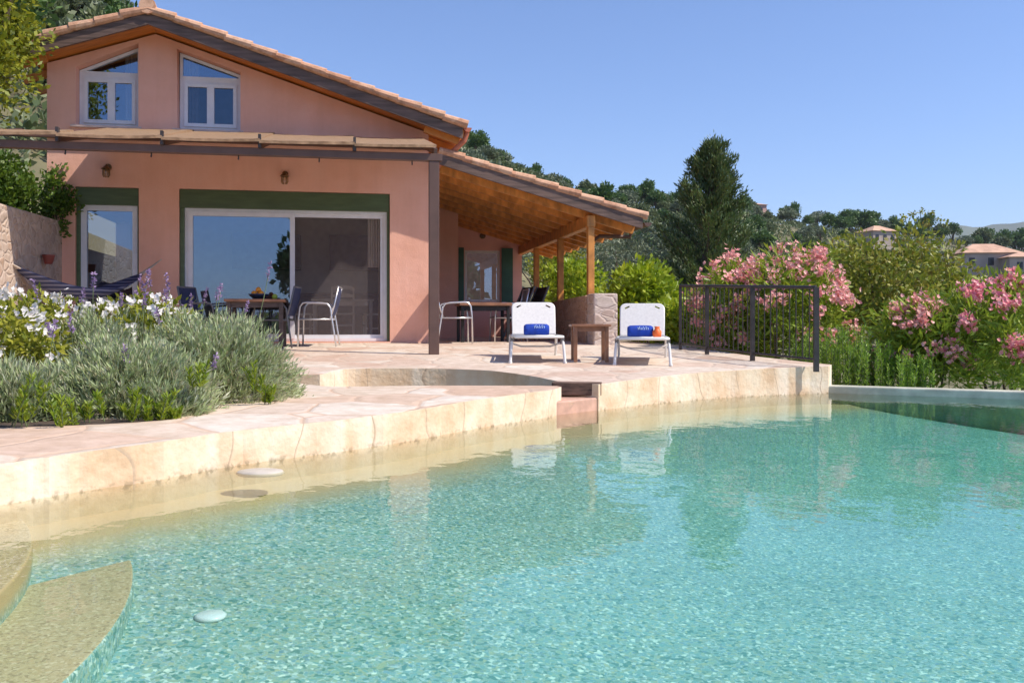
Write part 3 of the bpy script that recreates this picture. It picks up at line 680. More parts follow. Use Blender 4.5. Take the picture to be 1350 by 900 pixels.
def gutter(mb, s, z, b0, b1, r=.065):
    pr = [(r*math.cos(a), r*math.sin(a)) for a in [math.pi+math.pi*k/8 for k in range(9)]] + [(r*.86*math.cos(a), r*.86*math.sin(a)) for a in [2*math.pi-math.pi*k/8 for k in range(9)]]
    n = len(pr); mb.add([(s+x, y, z+q) for y in (b0, b1) for x, q in pr], [(i, (i+1)%n, (i+1)%n+n, i+n) for i in range(n)] + [tuple(range(9)) , tuple(range(n, n+9))])
b = MB(); gutter(b, eL[0]-.06, eL[1]-.02, BO, DEP); b.build('gutter', M['gutter'], house)
b = MB(); gutter(b, eR[0]+.06, eR[1]-.02, BO+.0, DEP)
b.tube([(eR[0]+.06, BO+.12, eR[1]-.08), (eR[0]+.02, BO+.14, eR[1]-.2), (.10, -.1, eR[1]-.62), (.06, .12, eR[1]-.8), (.06, .12, 2.5)], .045, 10)
b.build('gutter', M['gutter'], house)

# windows and doors -------------------------------------------------
def frame_poly(mb, loop, wd, y0, y1):
    """frame of width wd inside a convex polygon"""
    n = len(loop); inner = []
    for i in range(n):
        p = Vector(loop[i]); a = (p - Vector(loop[i-1])).normalized(); c = (Vector(loop[(i+1)%n]) - p).normalized()
        na, nc = Vector((-a.y, a.x)), Vector((-c.y, c.x)); h = (na+nc).normalized(); inner.append(tuple(p + h*wd/max(.3, h.dot(na))))
    mb.prism([loop, inner], lambda x, z: (x, y0, z), lambda x, z: (x, y1, z)); return inner
def pane(loop, y, m, parent):
    b = MB(); b.add([(x, y, z) for x, z in loop], [tuple(range(len(loop)))])
    return b.build('pane', m, parent, fix=False)
def top_at(w_, x):
    (x0, z0), (x1, z1) = w_[3], w_[2]; return z0 + (z1-z0)*(x-x0)/(x1-x0)
def gable_window(w_, trv, up_l, shut):
    x0, x1 = w_[0][0], w_[1][0]; z0 = w_[0][1]; zt = hp((140 if up_l else 275), trv)[1]
    b = MB(); y0, y1 = .18, .25; drop = .01
    zl, zr2 = top_at(w_, x0)-drop, top_at(w_, x1)-drop
    zl = max(zl, zt+.035); zr2 = max(zr2, zt+.035)
    frame_poly(b, [(x0+.005, zt), (x1-.005, zt), (x1-.005, zr2), (x0+.005, zl)], .045, y0, y1)
    frame_poly(b, [(x0+.005, z0+.005), (x1-.005, z0+.005), (x1-.005, zt), (x0+.005, zt)], .07, y0-.004, y1)
    # wall wedge hiding above the sloped head
    win = tag(b.build('window', M['white'], house, bevel=.004))
    mid = (x0+x1)/2 + (.02 if up_l else .0)
    for a, c in ((x0+.075, mid), (mid, x1-.075)):
        f = MB(); frame_poly(f, [(a, z0+.075), (c, z0+.075), (c, zt-.07), (a, zt-.07)], .055, y0-.03, y0+.03)
        s_ = f.build('sash', M['white'], win, bevel=.004)
        pane([(a+.05, z0+.12), (c-.05, z0+.12), (c-.05, zt-.12), (a+.05, zt-.12)], y0+.0, M['glass'] if not shut else M['screen2'], win)
    pane([(x0+.04, zt+.03), (x1-.04, zt+.03), (x1-.04, zr2-.03), (x0+.04, zl-.03)], y0+.03, M['glass'], win)
    f = MB(); f.box(x0-.07, x1+.05, -.05, .18, z0-.035, z0+.002); f.build('sill', M['sill'], win, bevel=.006)
    f = MB(); n = 24
    pts = []
    cx = x1-.12 if up_l else x0+.12
    for k in range(n+1): pts.append((cx + (k/n-.5)*.30, .34 + .025*math.sin(k*1.9)))
    f.add([(x, y, z) for z in (z0, z0+1.25) for x, y in pts], [(k, k+1, k+n+2, k+n+1) for k in range(n)])
    f.build('curtain', M['curtain'], win)
M['screen2'] = mat_glass('dark glass', .20, (.35,.36,.42))
gable_window(w1, 95, True, False)
gable_window(w2, 102, False, True)
# narrow window-door on the ground floor
x0, x1, zt = nd[0][0], nd[1][0], nd[2][1]
zb = hp(150, 270)[1]
b = MB(); b.box(x0+.004, x1-.004, .03, .20, zb, zt-.004); b.box(x0+.004, x0+.06, .05, .2, .02, zb); b.box(x1-.03, x1-.004, .05, .2, .02, zb)
b.build('roller_shutter_box', M['green'], house, bevel=.006)
b = MB(); frame_poly(b, [(x0+.06, .03), (x1-.03, .03), (x1-.03, zb), (x0+.06, zb)], .085, .09, .16)
win = b.build('window', M['white'], house, bevel=.004)
pane([(x0+.14, .1), (x1-.11, .1), (x1-.11, zb-.08), (x0+.14, zb-.08)], .12, M['glass'], win)
# sliding door
x0, x1, zt = dd[0][0], dd[1][0], dd[2][1]
zb = hp(375, 276)[1]
b = MB(); b.box(x0+.004, x1-.004, .03, .22, zb, zt-.004); b.box(x0+.004, x0+.07, .05, .22, .02, zb); b.box(x1-.045, x1-.004, .05, .22, .02, zb)
b.build('roller_shutter_box', M['green'], house, bevel=.006)
b = MB(); frame_poly(b, [(x0+.07, .025), (x1-.045, .025), (x1-.045, zb), (x0+.07, zb)], .05, .10, .20)
door = b.build('sliding_door', M['white'], house, bevel=.004)
xm = hp(384, 350)[0]
f = MB(); frame_poly(f, [(x0+.12, .07), (xm+.05, .07), (xm+.05, zb-.045), (x0+.12, zb-.045)], .075, .085, .13); f.build('sash', M['white'], door, bevel=.004)
f = MB(); frame_poly(f, [(xm-.04, .07), (x1-.09, .07), (x1-.09, zb-.045), (xm-.04, zb-.045)], .06, .14, .18); f.build('sash', M['white'], door, bevel=.004)
pane([(x0+.19, .14), (xm-.02, .14), (xm-.02, zb-.11), (x0+.19, zb-.11)], .11, M['glass'], door)
pane([(xm+.02, .12), (x1-.14, .12), (x1-.14, zb-.10), (xm+.02, zb-.10)], .16, M['screen'], door)
f = MB(); n = 30
pts = [(x1-.35+.32*k/n, .42+.03*math.sin(k*1.7)) for k in range(n+1)]
f.add([(x, y, z) for z in (1.25, zb+.1) for x, y in pts], [(k, k+1, k+n+2, k+n+1) for k in range(n)])
f.add([(x1-.08+(x-x1+.08)*.35, y, z) for z in (.1, 1.25) for x, y in pts] , [(k, k+1, k+n+2, k+n+1) for k in range(n)])
f.build('curtain', M['curtain'], door)

# porch -------------------------------------------------------------
PB = -.36
pa = hp(583, 216, PB); pb = hp(838, 297, PB)
kp = (pa[1]-pb[1])/(pb[0]-pa[0]); SE = hp(846, 290, PB)[0]
def pz(s): return pa[1] - kp*(s-pa[0])
S0 = pa[0]; PEND = 6.6
b = MB(); tiles(b, S0-.05, pz(S0-.05)+.20, SE+.06, pz(SE+.06)+.20, PB-.02, PEND); verge(b, S0-.05, pz(S0-.05)+.20, SE+.08, pz(SE+.08)+.20, PB+.03)
proof = b.build('porch_roof', M['tile'], house, fix=False)
b = MB(); b.prism([[(S0, pz(S0)+.07), (SE, pz(SE)+.07), (SE, pz(SE)+.15), (S0, pz(S0)+.15)]], lambda x, z: (x, PB+.05, z), lambda x, z: (x, PEND, z))
b.build('ceiling_boards', M['boards'], proof)
b = MB(); b.prism([[(S0-.04, pz(S0-.04)-.02), (SE+.02, pz(SE+.02)-.02), (SE+.02, pz(SE+.02)+.165), (S0-.04, pz(S0-.04)+.165)]], lambda x, z: (x, PB, z), lambda x, z: (x, PB+.048, z))
b.build('barge_board', M['bargewood'], proof)
for k in range(11):
    y = PB+.35+k*.62; f = MB(); f.bar((S0, y, pz(S0)-.01), (SE-.03, y, pz(SE-.03)-.01), .08, .16); f.build('rafter', M['pine'], proof)
SP = 2.70
f = MB(); f.box(SP-.07, SP+.07, PB+.1, PEND-.3, pz(SP)-.24, pz(SP)-.045); f.build('porch_beam', M['pine'], house, bevel=.008)
LWT = .80                                          # low wall top above house floor
for y in (-.20, 2.0, 4.27):
    f = MB(); f.box(SP-.055, SP+.055, y-.055, y+.055, .74, pz(SP)-.24)
    po = f.build('porch_post', M['pine'], house, bevel=.008)
f = MB(); gutter(f, SE+.12, pz(SE)+.08, PB+.02, PEND); 
f.tube([(SE+.1, PB+.9, pz(SE)+.0), (SE+.08, PB+.9, pz(SE)-.08), (SP+.35, PB+.85, pz(SP)-.32), (SP+.22, PB+.85, pz(SP)-.42), (SP+.22, PB+.85, -.1)], .035, 10)
f.build('gutter', M['steel'], house)
# low wall and pillar
low = empty('low_wall', hw(SP, 0, 0), TH, 'waist high stone wall of the porch ending in a pale pillar, behind the side table', 'wall')
f = MB(); f.prism([[(-.36, -.3), (6.5, -.3), (6.5, .62), (-.36, .78)]], lambda y, z: (-.13, y, z), lambda y, z: (.17, y, z)); f.build('wall_body', M['wallstone'], low, bevel=.015)
f = MB(); f.box(-.10, .30, -.78, -.358, -.3, .80); f.build('pillar', M['palestone'], low, bevel=.02)
# rear walls under the porch
f = MB(); s9 = hp(604, 400, 3.9)[0]
f.prism([[(-.001, -.1), (s9, -.1), (s9, pz(s9)+.06), (-.001, pz(0)+.06)]], lambda x, z: (x, 3.9, z), lambda x, z: (x, 6.0, z)); f.build('wall', M['plaster'], house)
f = MB(); sr = hp(688, 400, 6.0)[0]
a0, z1 = hp(612.5, 330, 6.0); a1, z0 = hp(659, 398, 6.0)
hole = [(a0, z0), (a1, z0), (a1, z1), (a0, z1)]
f.prism([[(s9-.1, -.1), (sr, -.1), (sr, pz(sr)+.06), (s9-.1, pz(s9-.1)+.06)], hole], lambda x, z: (x, 6.003, z), lambda x, z: (x, 6.25, z)); f.build('wall', M['plaster2'], house)
f = MB(); f.box(s9, sr, 7.4, 7.5, -.1, 2.5); f.build('room_wall', M['roomdark'], house)
f = MB(); frame_poly(f, hole, .06, 6.02, 6.09); win = f.build('window', M['white'], house, bevel=.004)
pane([(a0+.05, z0+.05), (a1-.05, z0+.05), (a1-.05, z1-.05), (a0+.05, z1-.05)], 6.05, M['glass'], win)
for (ua, ub) in ((604.5, 611.5), (661.5, 676)):
    q0, q1 = hp(ua, 350, 5.95)[0], hp(ub, 350, 5.95)[0]; f = MB(); f.box(q0, q1, 5.93, 5.97, z0-.05, z1+.06)
    nsl = 22
    for k in range(nsl):
        zz = z0 + .02 + (z1-z0-.02)*k/nsl; f.bar((q0+.04, 5.925, zz+.02), (q1-.04, 5.925, zz+.02), .012, .03)
    f.build('shutter', M['bluegreen'], house)

# pergola -----------------------------------------------------------
pp = ondeck(572, 467)
rel = pp.xy - C0; PS, PBB = rel.dot(A2), rel.dot(B2)
perg = empty('pergola', (pp.x, pp.y, pp.z), TH, 'brown pergola with sagging reed mats along the front of the house', 'pergola')
zb0 = P(572, 213, pp.y).z - pp.z; zb1 = P(572, 203.5, pp.y).z - pp.z
f = MB(); f.box(-.07, .07, -.05, .05, 0, zb0); f.build('post', M['steel'], perg, bevel=.006)
f = MB(); f.box(-7.6, .11, -.06, .06, zb0, zb1); f.build('beam', M['steel'], perg, bevel=.006)
HB = -PBB                                           # distance to the wall
zw = HZ + hp(560, 212)[1] - HZ - pp.z + HZ
RISE = .60
ths = [0.02, -1.08, -2.32, -3.55, -4.82, -6.05, -7.4]
for s in ths:
    f = MB(); f.bar((s, -.05, zb1+.03), (s, HB-.02, zb1+RISE), .05, .08); f.build('rafter', M['steel'], perg)
for s in (-.30, -1.55, -2.6, -3.7, -4.75, -5.8, -6.9):
    f = MB(); f.tube([(s, 0, zb0), (s, 0, zb0-.03), (s, -.012, zb0-.055), (s, -.03, zb0-.05)], .010, 6); f.build('hook', M['iron'], perg)
f = MB(); f.box(-7.6, .1, HB-.08, HB-.01, zb1+RISE-.09, zb1+RISE-.03); f.build('wall_beam', M['steel'], perg)
for s in (-1.08, -2.32, -3.55, -4.82, -6.05):
    f = MB(); f.box(s-.018, s+.018, -.13, -.055, zb1-.01, zb1+.17); f.build('bracket', M['iron'], perg)
for a, c in zip(ths[1:], ths[:-1]):
    f = MB(); n, m_ = 14, 10; vs = []
    for lay in (0, 1):
        for j in range(m_+1):
            for i in range(n+1):
                x = a-.004*(j%2) + (c-a+.002)*i/n; fr_ = 1 if a > -5.5 else .30; y = -.16 + (HB+.10)*fr_*j/m_  # two leftmost mats cut short so sun reaches the stone wall
                sag = -.016*math.sin(math.pi*i/n)*(.6+.4*math.sin(j*.9+a)) + (.02*i/n if a < -1 else 0)
                z = zb1+.045+RISE*fr_*j/m_ + sag + (.0 if lay == 0 else .038+random.uniform(-.004,.004)); vs.append((x, y, z))
    K = (n+1)*(m_+1); fs = []
    for j in range(m_):
        for i in range(n):
            q = j*(n+1)+i; fs += [(q, q+n+1, q+n+2, q+1), (q+K, q+K+1, q+K+n+2, q+K+n+1)]
    for i in range(n): fs += [(i, i+1, i+1+K, i+K), (m_*(n+1)+i+1, m_*(n+1)+i, m_*(n+1)+i+K, m_*(n+1)+i+1+K)]
    for j in range(m_): fs += [((j+1)*(n+1), j*(n+1), j*(n+1)+K, (j+1)*(n+1)+K), (j*(n+1)+n, (j+1)*(n+1)+n, (j+1)*(n+1)+n+K, j*(n+1)+n+K)]
    f.add(vs, fs); f.build('reed_mat', M['reed'], perg)

# wall lanterns
def lantern(u, v, label):
    s, z = hp(u, v); o = empty('wall_lantern', hw(s, -.001, z), TH, label, 'lantern', 'lanterns on the house wall')
    f = MB(); f.lathe([(0,.0),(.05,.0),(.05,.015),(0,.02)], n=14); pl = f.build('wall_plate', M['brass'], o); pl.rotation_euler = (R(90),0,0); pl.location = (0,0,.10)
    f = MB(); f.tube([(0,0,.10),(0,-.06,.13),(0,-.12,.12),(0,-.13,.08)], .010, 7); f.build('arm', M['brass'], o)
    f = MB(); f.lathe([(0,.10),(.03,.095),(.075,.05),(.07,.045),(0,.045)], c=(0,-.13,0), n=14); f.build('cap', M['brass'], o, smooth=False)
    f = MB(); f.lathe([(0,.044),(.045,.044),(.048,-.04),(.03,-.075),(0,-.08)], c=(0,-.13,0), n=14); f.build('glass_shade', M['lampglass'], o, smooth=True)
    f = MB()
    for k in range(6):
        a = k*math.pi/3; c_, s_ = math.cos(a), math.sin(a)
        f.tube([(c_*.05,-.13+s_*.05,.044),(c_*.053,-.13+s_*.053,-.04),(c_*.034,-.13+s_*.034,-.078)], .005, 5)
    f.build('cage', M['brass'], o)
lantern(143, 229, 'small caged brass lantern on the wall above the narrow window')
lantern(376, 238, 'small caged brass lantern on the wall above the sliding door')
f = MB(); s, z = hp(636, 311, 6.0); o = empty('wall_lamp', hw(s, 5.99, z), TH, 'small round wall lamp above the shuttered porch window', 'lamp')
f.lathe([(0,0),(.07,0),(.07,.03),(0,.03)], n=16); q = f.build('wall_plate', M['brass'], o); q.rotation_euler = (R(90),0,0)
f = MB(); f.lathe([(0,.03),(.055,.03),(.05,.08),(.02,.10),(0,.10)], n=16); q = f.build('glass_shade', M['lampglass'], o, smooth=True); q.rotation_euler = (R(90),0,0)

# ------------------------------------------------------------------ furniture
def tub_chair(name, loc, rz, label, cat_, group, m_frame, m_seat, seat_h=.44, lean=.16):
    """metal tube armchair, front towards -Y"""
    o = empty(name, loc, rz, label, cat_, group)
    for sx in (-.27, .27):
        f = MB()
        f.tube([(sx,-.24,0),(sx,-.23,seat_h),(sx,-.21,.60),(sx,-.17,.655),(sx,-.10,.665),(sx,.12,.655),(sx,.20,.64),(sx,.245,.58),(sx,.26,.44),(sx,.30,.2),(sx,.33,0)], .014, 8)
        f.build('arm_frame', m_frame, o, smooth=True)
        f = MB(); f.tube([(sx,.24,seat_h-.02),(sx*.97,.30,.62),(sx*.94,.36,.90)], .013, 8); f.tube([(sx,-.235,seat_h-.03),(sx,.26,seat_h-.03)], .012, 8); f.build('side_rail', m_frame, o, smooth=True)
    f = MB(); f.tube([(-.254,.36,.90),(.254,.36,.90)], .013, 8); f.build('cross_bar', m_frame, o)
    f = MB(); f.tube([(-.27,-.235,seat_h-.03),(.27,-.235,seat_h-.03)], .012, 8); f.build('cross_bar', m_frame, o)
    f = MB(); n = 6; f.add([(x, -.23+.47*k/n, seat_h-.015-.03*math.sin(math.pi*k/n)+h) for h in (0,.008) for k in range(n+1) for x in (-.255,.255)],
        [(2*k+a, 2*k+1+a, 2*k+3+a, 2*k+2+a) for a in (0, 2*(n+1)) for k in range(n)]); f.build('seat', m_seat, o)
    f = MB(); f.add([(x, .255+.10*k/n+.02*math.sin(math.pi*k/n)+h, seat_h+.03+.43*k/n) for h in (0,.008) for k in range(n+1) for x in (-.245,.245)],
        [(2*k+a, 2*k+1+a, 2*k+3+a, 2*k+2+a) for a in (0, 2*(n+1)) for k in range(n)]); f.build('backrest', m_seat, o)
    return o
def wood_chair(loc, rz, label, m, group):
    o = empty('dining_chair', loc, rz, label, 'chair', group)
    for sx in (-.19,.19):
        f = MB(); f.bar((sx,-.19,0),(sx,-.19,.45),.036,.036,(0,1,0)); f.build('leg', m, o)
        f = MB(); f.bar((sx,.19,0),(sx,.19,.46),.036,.036,(0,1,0)); f.bar((sx,.19,.46),(sx,.25,.96),.034,.034,(0,1,0)); f.build('leg', m, o)
    f = MB(); f.box(-.22,.22,-.22,.21,.45,.485); f.build('seat', m, o, bevel=.008)
    f = MB()
    for z, y in ((.90,.243),(.76,.227),(.62,.21)):
        n=8; f.add([(-.18+.36*k/n, y+d, z+(.03*math.sin(math.pi*k/n) if t else .0)+t*.055) for d in (-.01,.01) for t in (0,1) for k in range(n+1)],
         [(k,k+1,k+n+2,k+n+1) for k in range(n)]+[(k+2*(n+1),k+1+2*(n+1),k+n+2+2*(n+1),k+n+1+2*(n+1)) for k in range(n)]+[(k+n+1,k+n+2,k+1+3*(n+1),k+3*(n+1)) for k in range(n)])
    f.build('back_slat', m, o)
    f = MB()
    for sx in (-.19,.19): f.bar((sx,-.19,.2),(sx,.19,.2),.022,.03)
    f.bar((-.19,-.19,.26),(.19,-.19,.26),.022,.03); f.build('stretcher', m, o)
    return o
def table(name, loc, rz, lx, ly, h, label, m_top, m_leg, th=.04, lw=.06, apron=.08):
    o = empty(name, loc, rz, label, 'table')
    f = MB(); f.box(-lx/2,lx/2,-ly/2,ly/2,h-th,h); f.build('tabletop', m_top, o, bevel=.006)
    f = MB()
    i = .05
    f.box(-lx/2+i,lx/2-i,-ly/2+i,-ly/2+i+.025,h-th-apron,h-th-.001); f.box(-lx/2+i,lx/2-i,ly/2-i-.025,ly/2-i,h-th-apron,h-th-.001)
    f.box(-lx/2+i,-lx/2+i+.025,-ly/2+i+.026,ly/2-i-.026,h-th-apron,h-th-.001); f.box(lx/2-i-.025,lx/2-i,-ly/2+i+.026,ly/2-i-.026,h-th-apron,h-th-.001); f.build('apron', m_leg, o)
    for sx in (-1,1):
        for sy in (-1,1):
            x, y = sx*(lx/2-i*.6-lw/2), sy*(ly/2-i*.6-lw/2)
            f = MB(); f.box(x-lw/2,x+lw/2,y-lw/2,y+lw/2,0,h-th-.001); f.build('leg', m_leg, o, bevel=.004)
    return o
# inside the room
def inroom(u, v, b): s, z = hp(u, v, b); return hw(s, b, .016)
table('dining_table', inroom(452, 440, 2.6), TH, 1.15, .85, .75, 'cream painted dining table inside, behind the sliding door', M['paintchair'], M['paintchair'])
wood_chair(inroom(452, 440, 1.85), TH+math.pi, 'cream wooden chair inside with its back to the sliding door', M['paintchair'], 'dining chairs inside the house')
wood_chair(inroom(399, 440, 2.6), TH+R(80), 'cream wooden chair inside at the left end of the dining table', M['paintchair'], 'dining chairs inside the house')
wood_chair(inroom(494, 440, 2.6), TH-R(85), 'cream wooden chair inside at the right end of the dining table', M['paintchair'], 'dining chairs inside the house')
# under the pergola
q = ondeck(417, 456); tub_chair('garden_chair', q, R(-85), 'aluminium armchair with navy back beside the sliding door', 'chair', 'chairs under the pergola', M['alu'], M['navy'])
q = ondeck(357, 459); gt = table('garden_table', (q.x-.2, q.y, q.z), TH, .85, .80, .72, 'dark brown garden table behind the lavender, holding fruit', M['tabletop'], M['darkwood'])
q2 = (q.x-.2, q.y+.1, q.z+.72)
tub_chair('garden_chair', (q.x-.0, q.y+.15, deckz(q.x, q.y+.15)), R(-88), 'navy armchair at the right end of the fruit table', 'chair', 'chairs under the pergola', M['grey'], M['navy'])
tub_chair('garden_chair', (q.x-.95, q.y+.1, deckz(q.x, q.y+.1)), R(80), 'navy armchair at the left end of the fruit table', 'chair', 'chairs under the pergola', M['grey'], M['navy'])
f = MB(); f.lathe([(0,0),(.07,0),(.14,.06),(.16,.085),(.15,.085),(.13,.06),(0,.02)], n=22); bo = f.build('fruit_bowl', M['bowl'], smooth=True); bo.location = q2
tag(bo, 'dark shallow bowl of oranges on the garden table', 'bowl')
def fruit(x, y, z, r, m, label, name='orange'):
    f = MB(); f.lathe([(r*math.sin(math.pi*k/8)+(.0004), -r*math.cos(math.pi*k/8)) for k in range(9)], n=14)
    f.lathe([(0,r*.9),(.006,r*1.0),(0,r*1.08)], n=6)
    o = f.build(name, m, smooth=True); o.location = (q2[0]+x, q2[1]+y, q2[2]+z); tag(o, label, 'fruit', 'fruit on the garden table'); return o
fruit(-.06,-.05,.09,.042,M['fruit'],'left orange of the front pair in the bowl'); fruit(.045,-.055,.09,.043,M['fruit'],'right orange of the front pair in the bowl')
fruit(0,.045,.09,.043,M['fruit'],'orange at the back of the bowl'); fruit(-.005,-.02,.145,.042,M['fruit'],'orange on top of the heap in the bowl')
fruit(.24,-.03,.043,.042,M['lime'],'yellow green fruit on the table right of the bowl','lime')
# porch furniture
q = ondeck(636, 451); PT = q
table('porch_table', (q.x, q.y+.25, deckz(q.x, q.y+.25)), TH, .88, .7, .66, 'brown table with black legs in the shade of the porch', M['tabletop'], M['black'], th=.05, lw=.05)
q = ondeck(601, 452); tub_chair('porch_chair', q, TH+R(90), 'silver armchair with its back to the pergola post', 'chair', 'chairs in the porch', M['alu'], M['grey'])
q = ondeck(667, 450); tub_chair('porch_chair', q, TH-R(90), 'silver armchair right of the porch table, partly behind the left lounger', 'chair', 'chairs in the porch', M['alu'], M['grey'])
q = ondeck(686, 449)
def folding(q, lab, rz):
    o = empty('folding_chair', q, rz, lab, 'chair', 'black chairs in the porch')
    for sx in (-.2,.2):
        f = MB(); f.bar((sx,-.25,0),(sx,.22,1.0),.025,.035,(1,0,0)); f.build('side_frame', M['grey'], o)
        f = MB(); f.bar((sx*.9,.25,0),(sx*.9,-.15,.5),.025,.035,(1,0,0)); f.build('leg', M['grey'], o)
    f = MB(); f.bar((-.19,-.02,.47),(.19,-.02,.47),.42,.02,(0,0,1)); f.build('seat', M['black'], o)
    f = MB(); f.add([(x, y+d, z) for d in (0,.012) for x, y, z in ((-.19,.02,.58),(.19,.02,.58),(.19,.215,.99),(-.19,.215,.99))], [(0,1,2,3),(4,5,6,7),(0,1,5,4),(1,2,6,5),(2,3,7,6),(3,0,4,7)]); f.build('backrest', M['black'], o)
folding((q.x-.02, q.y+.5, deckz(q.x, q.y+.5)), 'black reclining chair standing nearest the porch window', TH-R(70))
folding((q.x+.24, q.y+.5, deckz(q.x, q.y+.5)), 'black reclining chair standing nearest the low wall', TH-R(70))

# sun loungers: front end towards -Y
def lounger(u, v, rz, label):
    q = ondeck(u, v); o = empty('sun_lounger', q, rz, label, 'sun lounger', 'sun loungers on the terrace')
    W2, L, H = .315, 1.25, .33
    f = MB(); pts = [(-W2,.02,H),(-W2,L,H),(W2,L,H),(W2,.02,H),(W2-.04,-.02,H),(-W2+.04,-.02,H)]
    f.tube(pts, .017, 8, closed=True); f.build('frame', M['whitemetal'], o, smooth=True)
    for sx in (-1, 1):
        f = MB(); f.tube([(sx*W2,.10,H-.01),(sx*(W2+.015),.05,.16),(sx*(W2+.025),.02,.0)], .018, 8); f.tube([(sx*(W2+.025),.02,.0),(sx*(W2+.025),.02,.025)], .024, 8); f.build('leg', M['whitemetal'], o)
        f = MB(); f.tube([(sx*W2,L-.1,H-.01),(sx*W2,L+.08,0)], .017, 8); f.build('leg', M['whitemetal'], o)
        f = MB(); f.box(sx*W2-.022, sx*W2+.022, .07, .13, H-.06, H+.0); f.build('hinge', M['grey'], o)
    f = MB(); f.tube([(-W2,.5,H-.09),(-W2*.6,.5,H-.13),(W2*.6,.5,H-.13),(W2,.5,H-.09)], .011, 8); f.build('brace', M['whitemetal'], o)
    f = MB(); n = 14; f.add([(sx*(W2-.012), .0+(L)*k/n, H+.012-.045*math.sin(math.pi*k/n)**.6+h) for h in (0,.006) for k in range(n+1) for sx in (-1,1)],
       [(2*k+a,2*k+1+a,2*k+3+a,2*k+2+a) for a in (0,2*(n+1)) for k in range(n)] + [(0,1,2*n+3,2*n+2)]); f.build('seat_sling', M['sling'], o)
    # backrest: rises towards the back
    bk = empty('backrest', (0, L-.32, H+.03), 0); bk.parent = o; bk.rotation_euler = (R(62), 0, 0)
    hB = .47; Wb = .285
    def rr(w_, h_, r, y):
        pts = [(-w_,0),(w_,0)]
        for a in range(0, 91, 15): pts.append((w_-r+r*math.cos(R(a)), h_-r+r*math.sin(R(a))))
        for a in range(90, 181, 15): pts.append((-w_+r+r*math.cos(R(a)), h_-r+r*math.sin(R(a))))
        return pts
    lp = rr(Wb, hB, .07, 0)
    holes = [[(sx*(.20)+ (x*math.cos(sx*-.5)-y*math.sin(sx*-.5)), hB-.055+(x*math.sin(sx*-.5)+y*math.cos(sx*-.5))) for x, y in ((-.035,-.012),(.035,-.012),(.035,.012),(-.035,.012))] for sx in (-1,1)]
    f = MB(); f.prism([lp]+holes, lambda x, y: (x, y, .006), lambda x, y: (x, y, -.004)); f.build('back_sling', M['sling'], bk)
    f = MB(); f.tube([(x, y, -.012) for x, y in lp], .014, 8, closed=True); f.build('back_frame', M['whitemetal'], bk, smooth=True)
    f = MB(); f.tube([(-W2+.03, L-.02, H-.02),(-W2+.05,L+.02,.50)], .010, 6); f.tube([(W2-.03, L-.02, H-.02),(W2-.05,L+.02,.50)], .010, 6); f.build('prop', M['grey'], o)
    return o, q, H
def towel(o, q, H, rz, dx, label):
    t = empty('rolled_towel', (q.x+dx, q.y+.62, q.z+H+.018), rz, label, 'towel', 'rolled towels on the loungers')
    r, hl = .078, .165; prof = []
    n = 28; L_ = []
    for i in range(13):
        e = -hl + 2*hl*i/12; k = 1 - .10*(abs(e)/hl)**8 - (.5 if abs(e) > hl*.999 else 0)*.35
        for j in range(n):
            a = 2*math.pi*j/n; x = e; y = r*k*math.cos(a); z = max(-r*.78, r*k*math.sin(a)) + r*.78
            L_.append((x, y*1.08, z + .004*math.sin(5*a+e*9)))
    f = MB(); f.add(L_, [(i*n+j, i*n+(j+1)%n, (i+1)*n+(j+1)%n, (i+1)*n+j) for i in range(12) for j in range(n)] + [tuple(range(n)), tuple(12*n+j for j in range(n))])
    f.build('roll', M['blue'], t, smooth=True)
    f = MB()                                        # pale strokes of a blurred print
    for k in range(7):
        x0 = -.03 + .021*k
        pts = []
        for i in range(4):
            a = R(-150 + 0) ; ang = R(218 - 14*i*(1 if k % 2 else .8)); pts.append((x0 + .004*(i % 2), 1.08*r*1.025*math.cos(ang - R(30)), r*1.025*math.sin(math.pi - (ang - R(30)) + math.pi)*-1 + r*.78))
        pts = [(x0 + .006*math.sin(i*2+k), -1.08*(r+.004)*math.cos(R(18+i*12)), (r+.004)*math.sin(R(18+i*12)) + r*.78) for i in range(3 + k % 2)]
        f.tube(pts, .0035, 5)
    f.build('print', M['print'], t)
l1 = lounger(709, 479, R(1.5), 'left white sun lounger with a blue towel, left of the side table')
l2 = lounger(847, 482, R(-8), 'right white sun lounger with blue towel and orange bundle, right of the side table')
towel(*l1, R(2), 0, 'blue rolled towel with pale print on the left lounger')
towel(*l2, R(-6), .06, 'blue rolled towel with pale print on the right lounger')
f = MB(); o, q, H = l2
for i in range(9): pass
pr = [(.0004,0),(.05,.0),(.062,.03),(.055,.07),(.035,.095),(.03,.12),(.038,.135),(.0004,.13)]
f.lathe(pr, n=18); ob = f.build('beach_bag', M['orange'], smooth=True); ob.location = (q.x+.26, q.y+.52, q.z+H+.012)
for vtx in ob.data.vertices:
    k = 1+.10*math.sin(vtx.co.z*60+vtx.co.x*50); vtx.co.x *= k; vtx.co.y *= 2-k
tag(ob, 'small orange bundle beside the towel on the right lounger', 'bag')
q = ondeck(779, 478); table('side_table', (q.x, q.y+.2, deckz(q.x, q.y+.2)), R(1), .50, .50, .475, 'small brown wooden side table between the two loungers', M['tabletop'], M['tabletop'], th=.03, lw=.045, apron=.06)

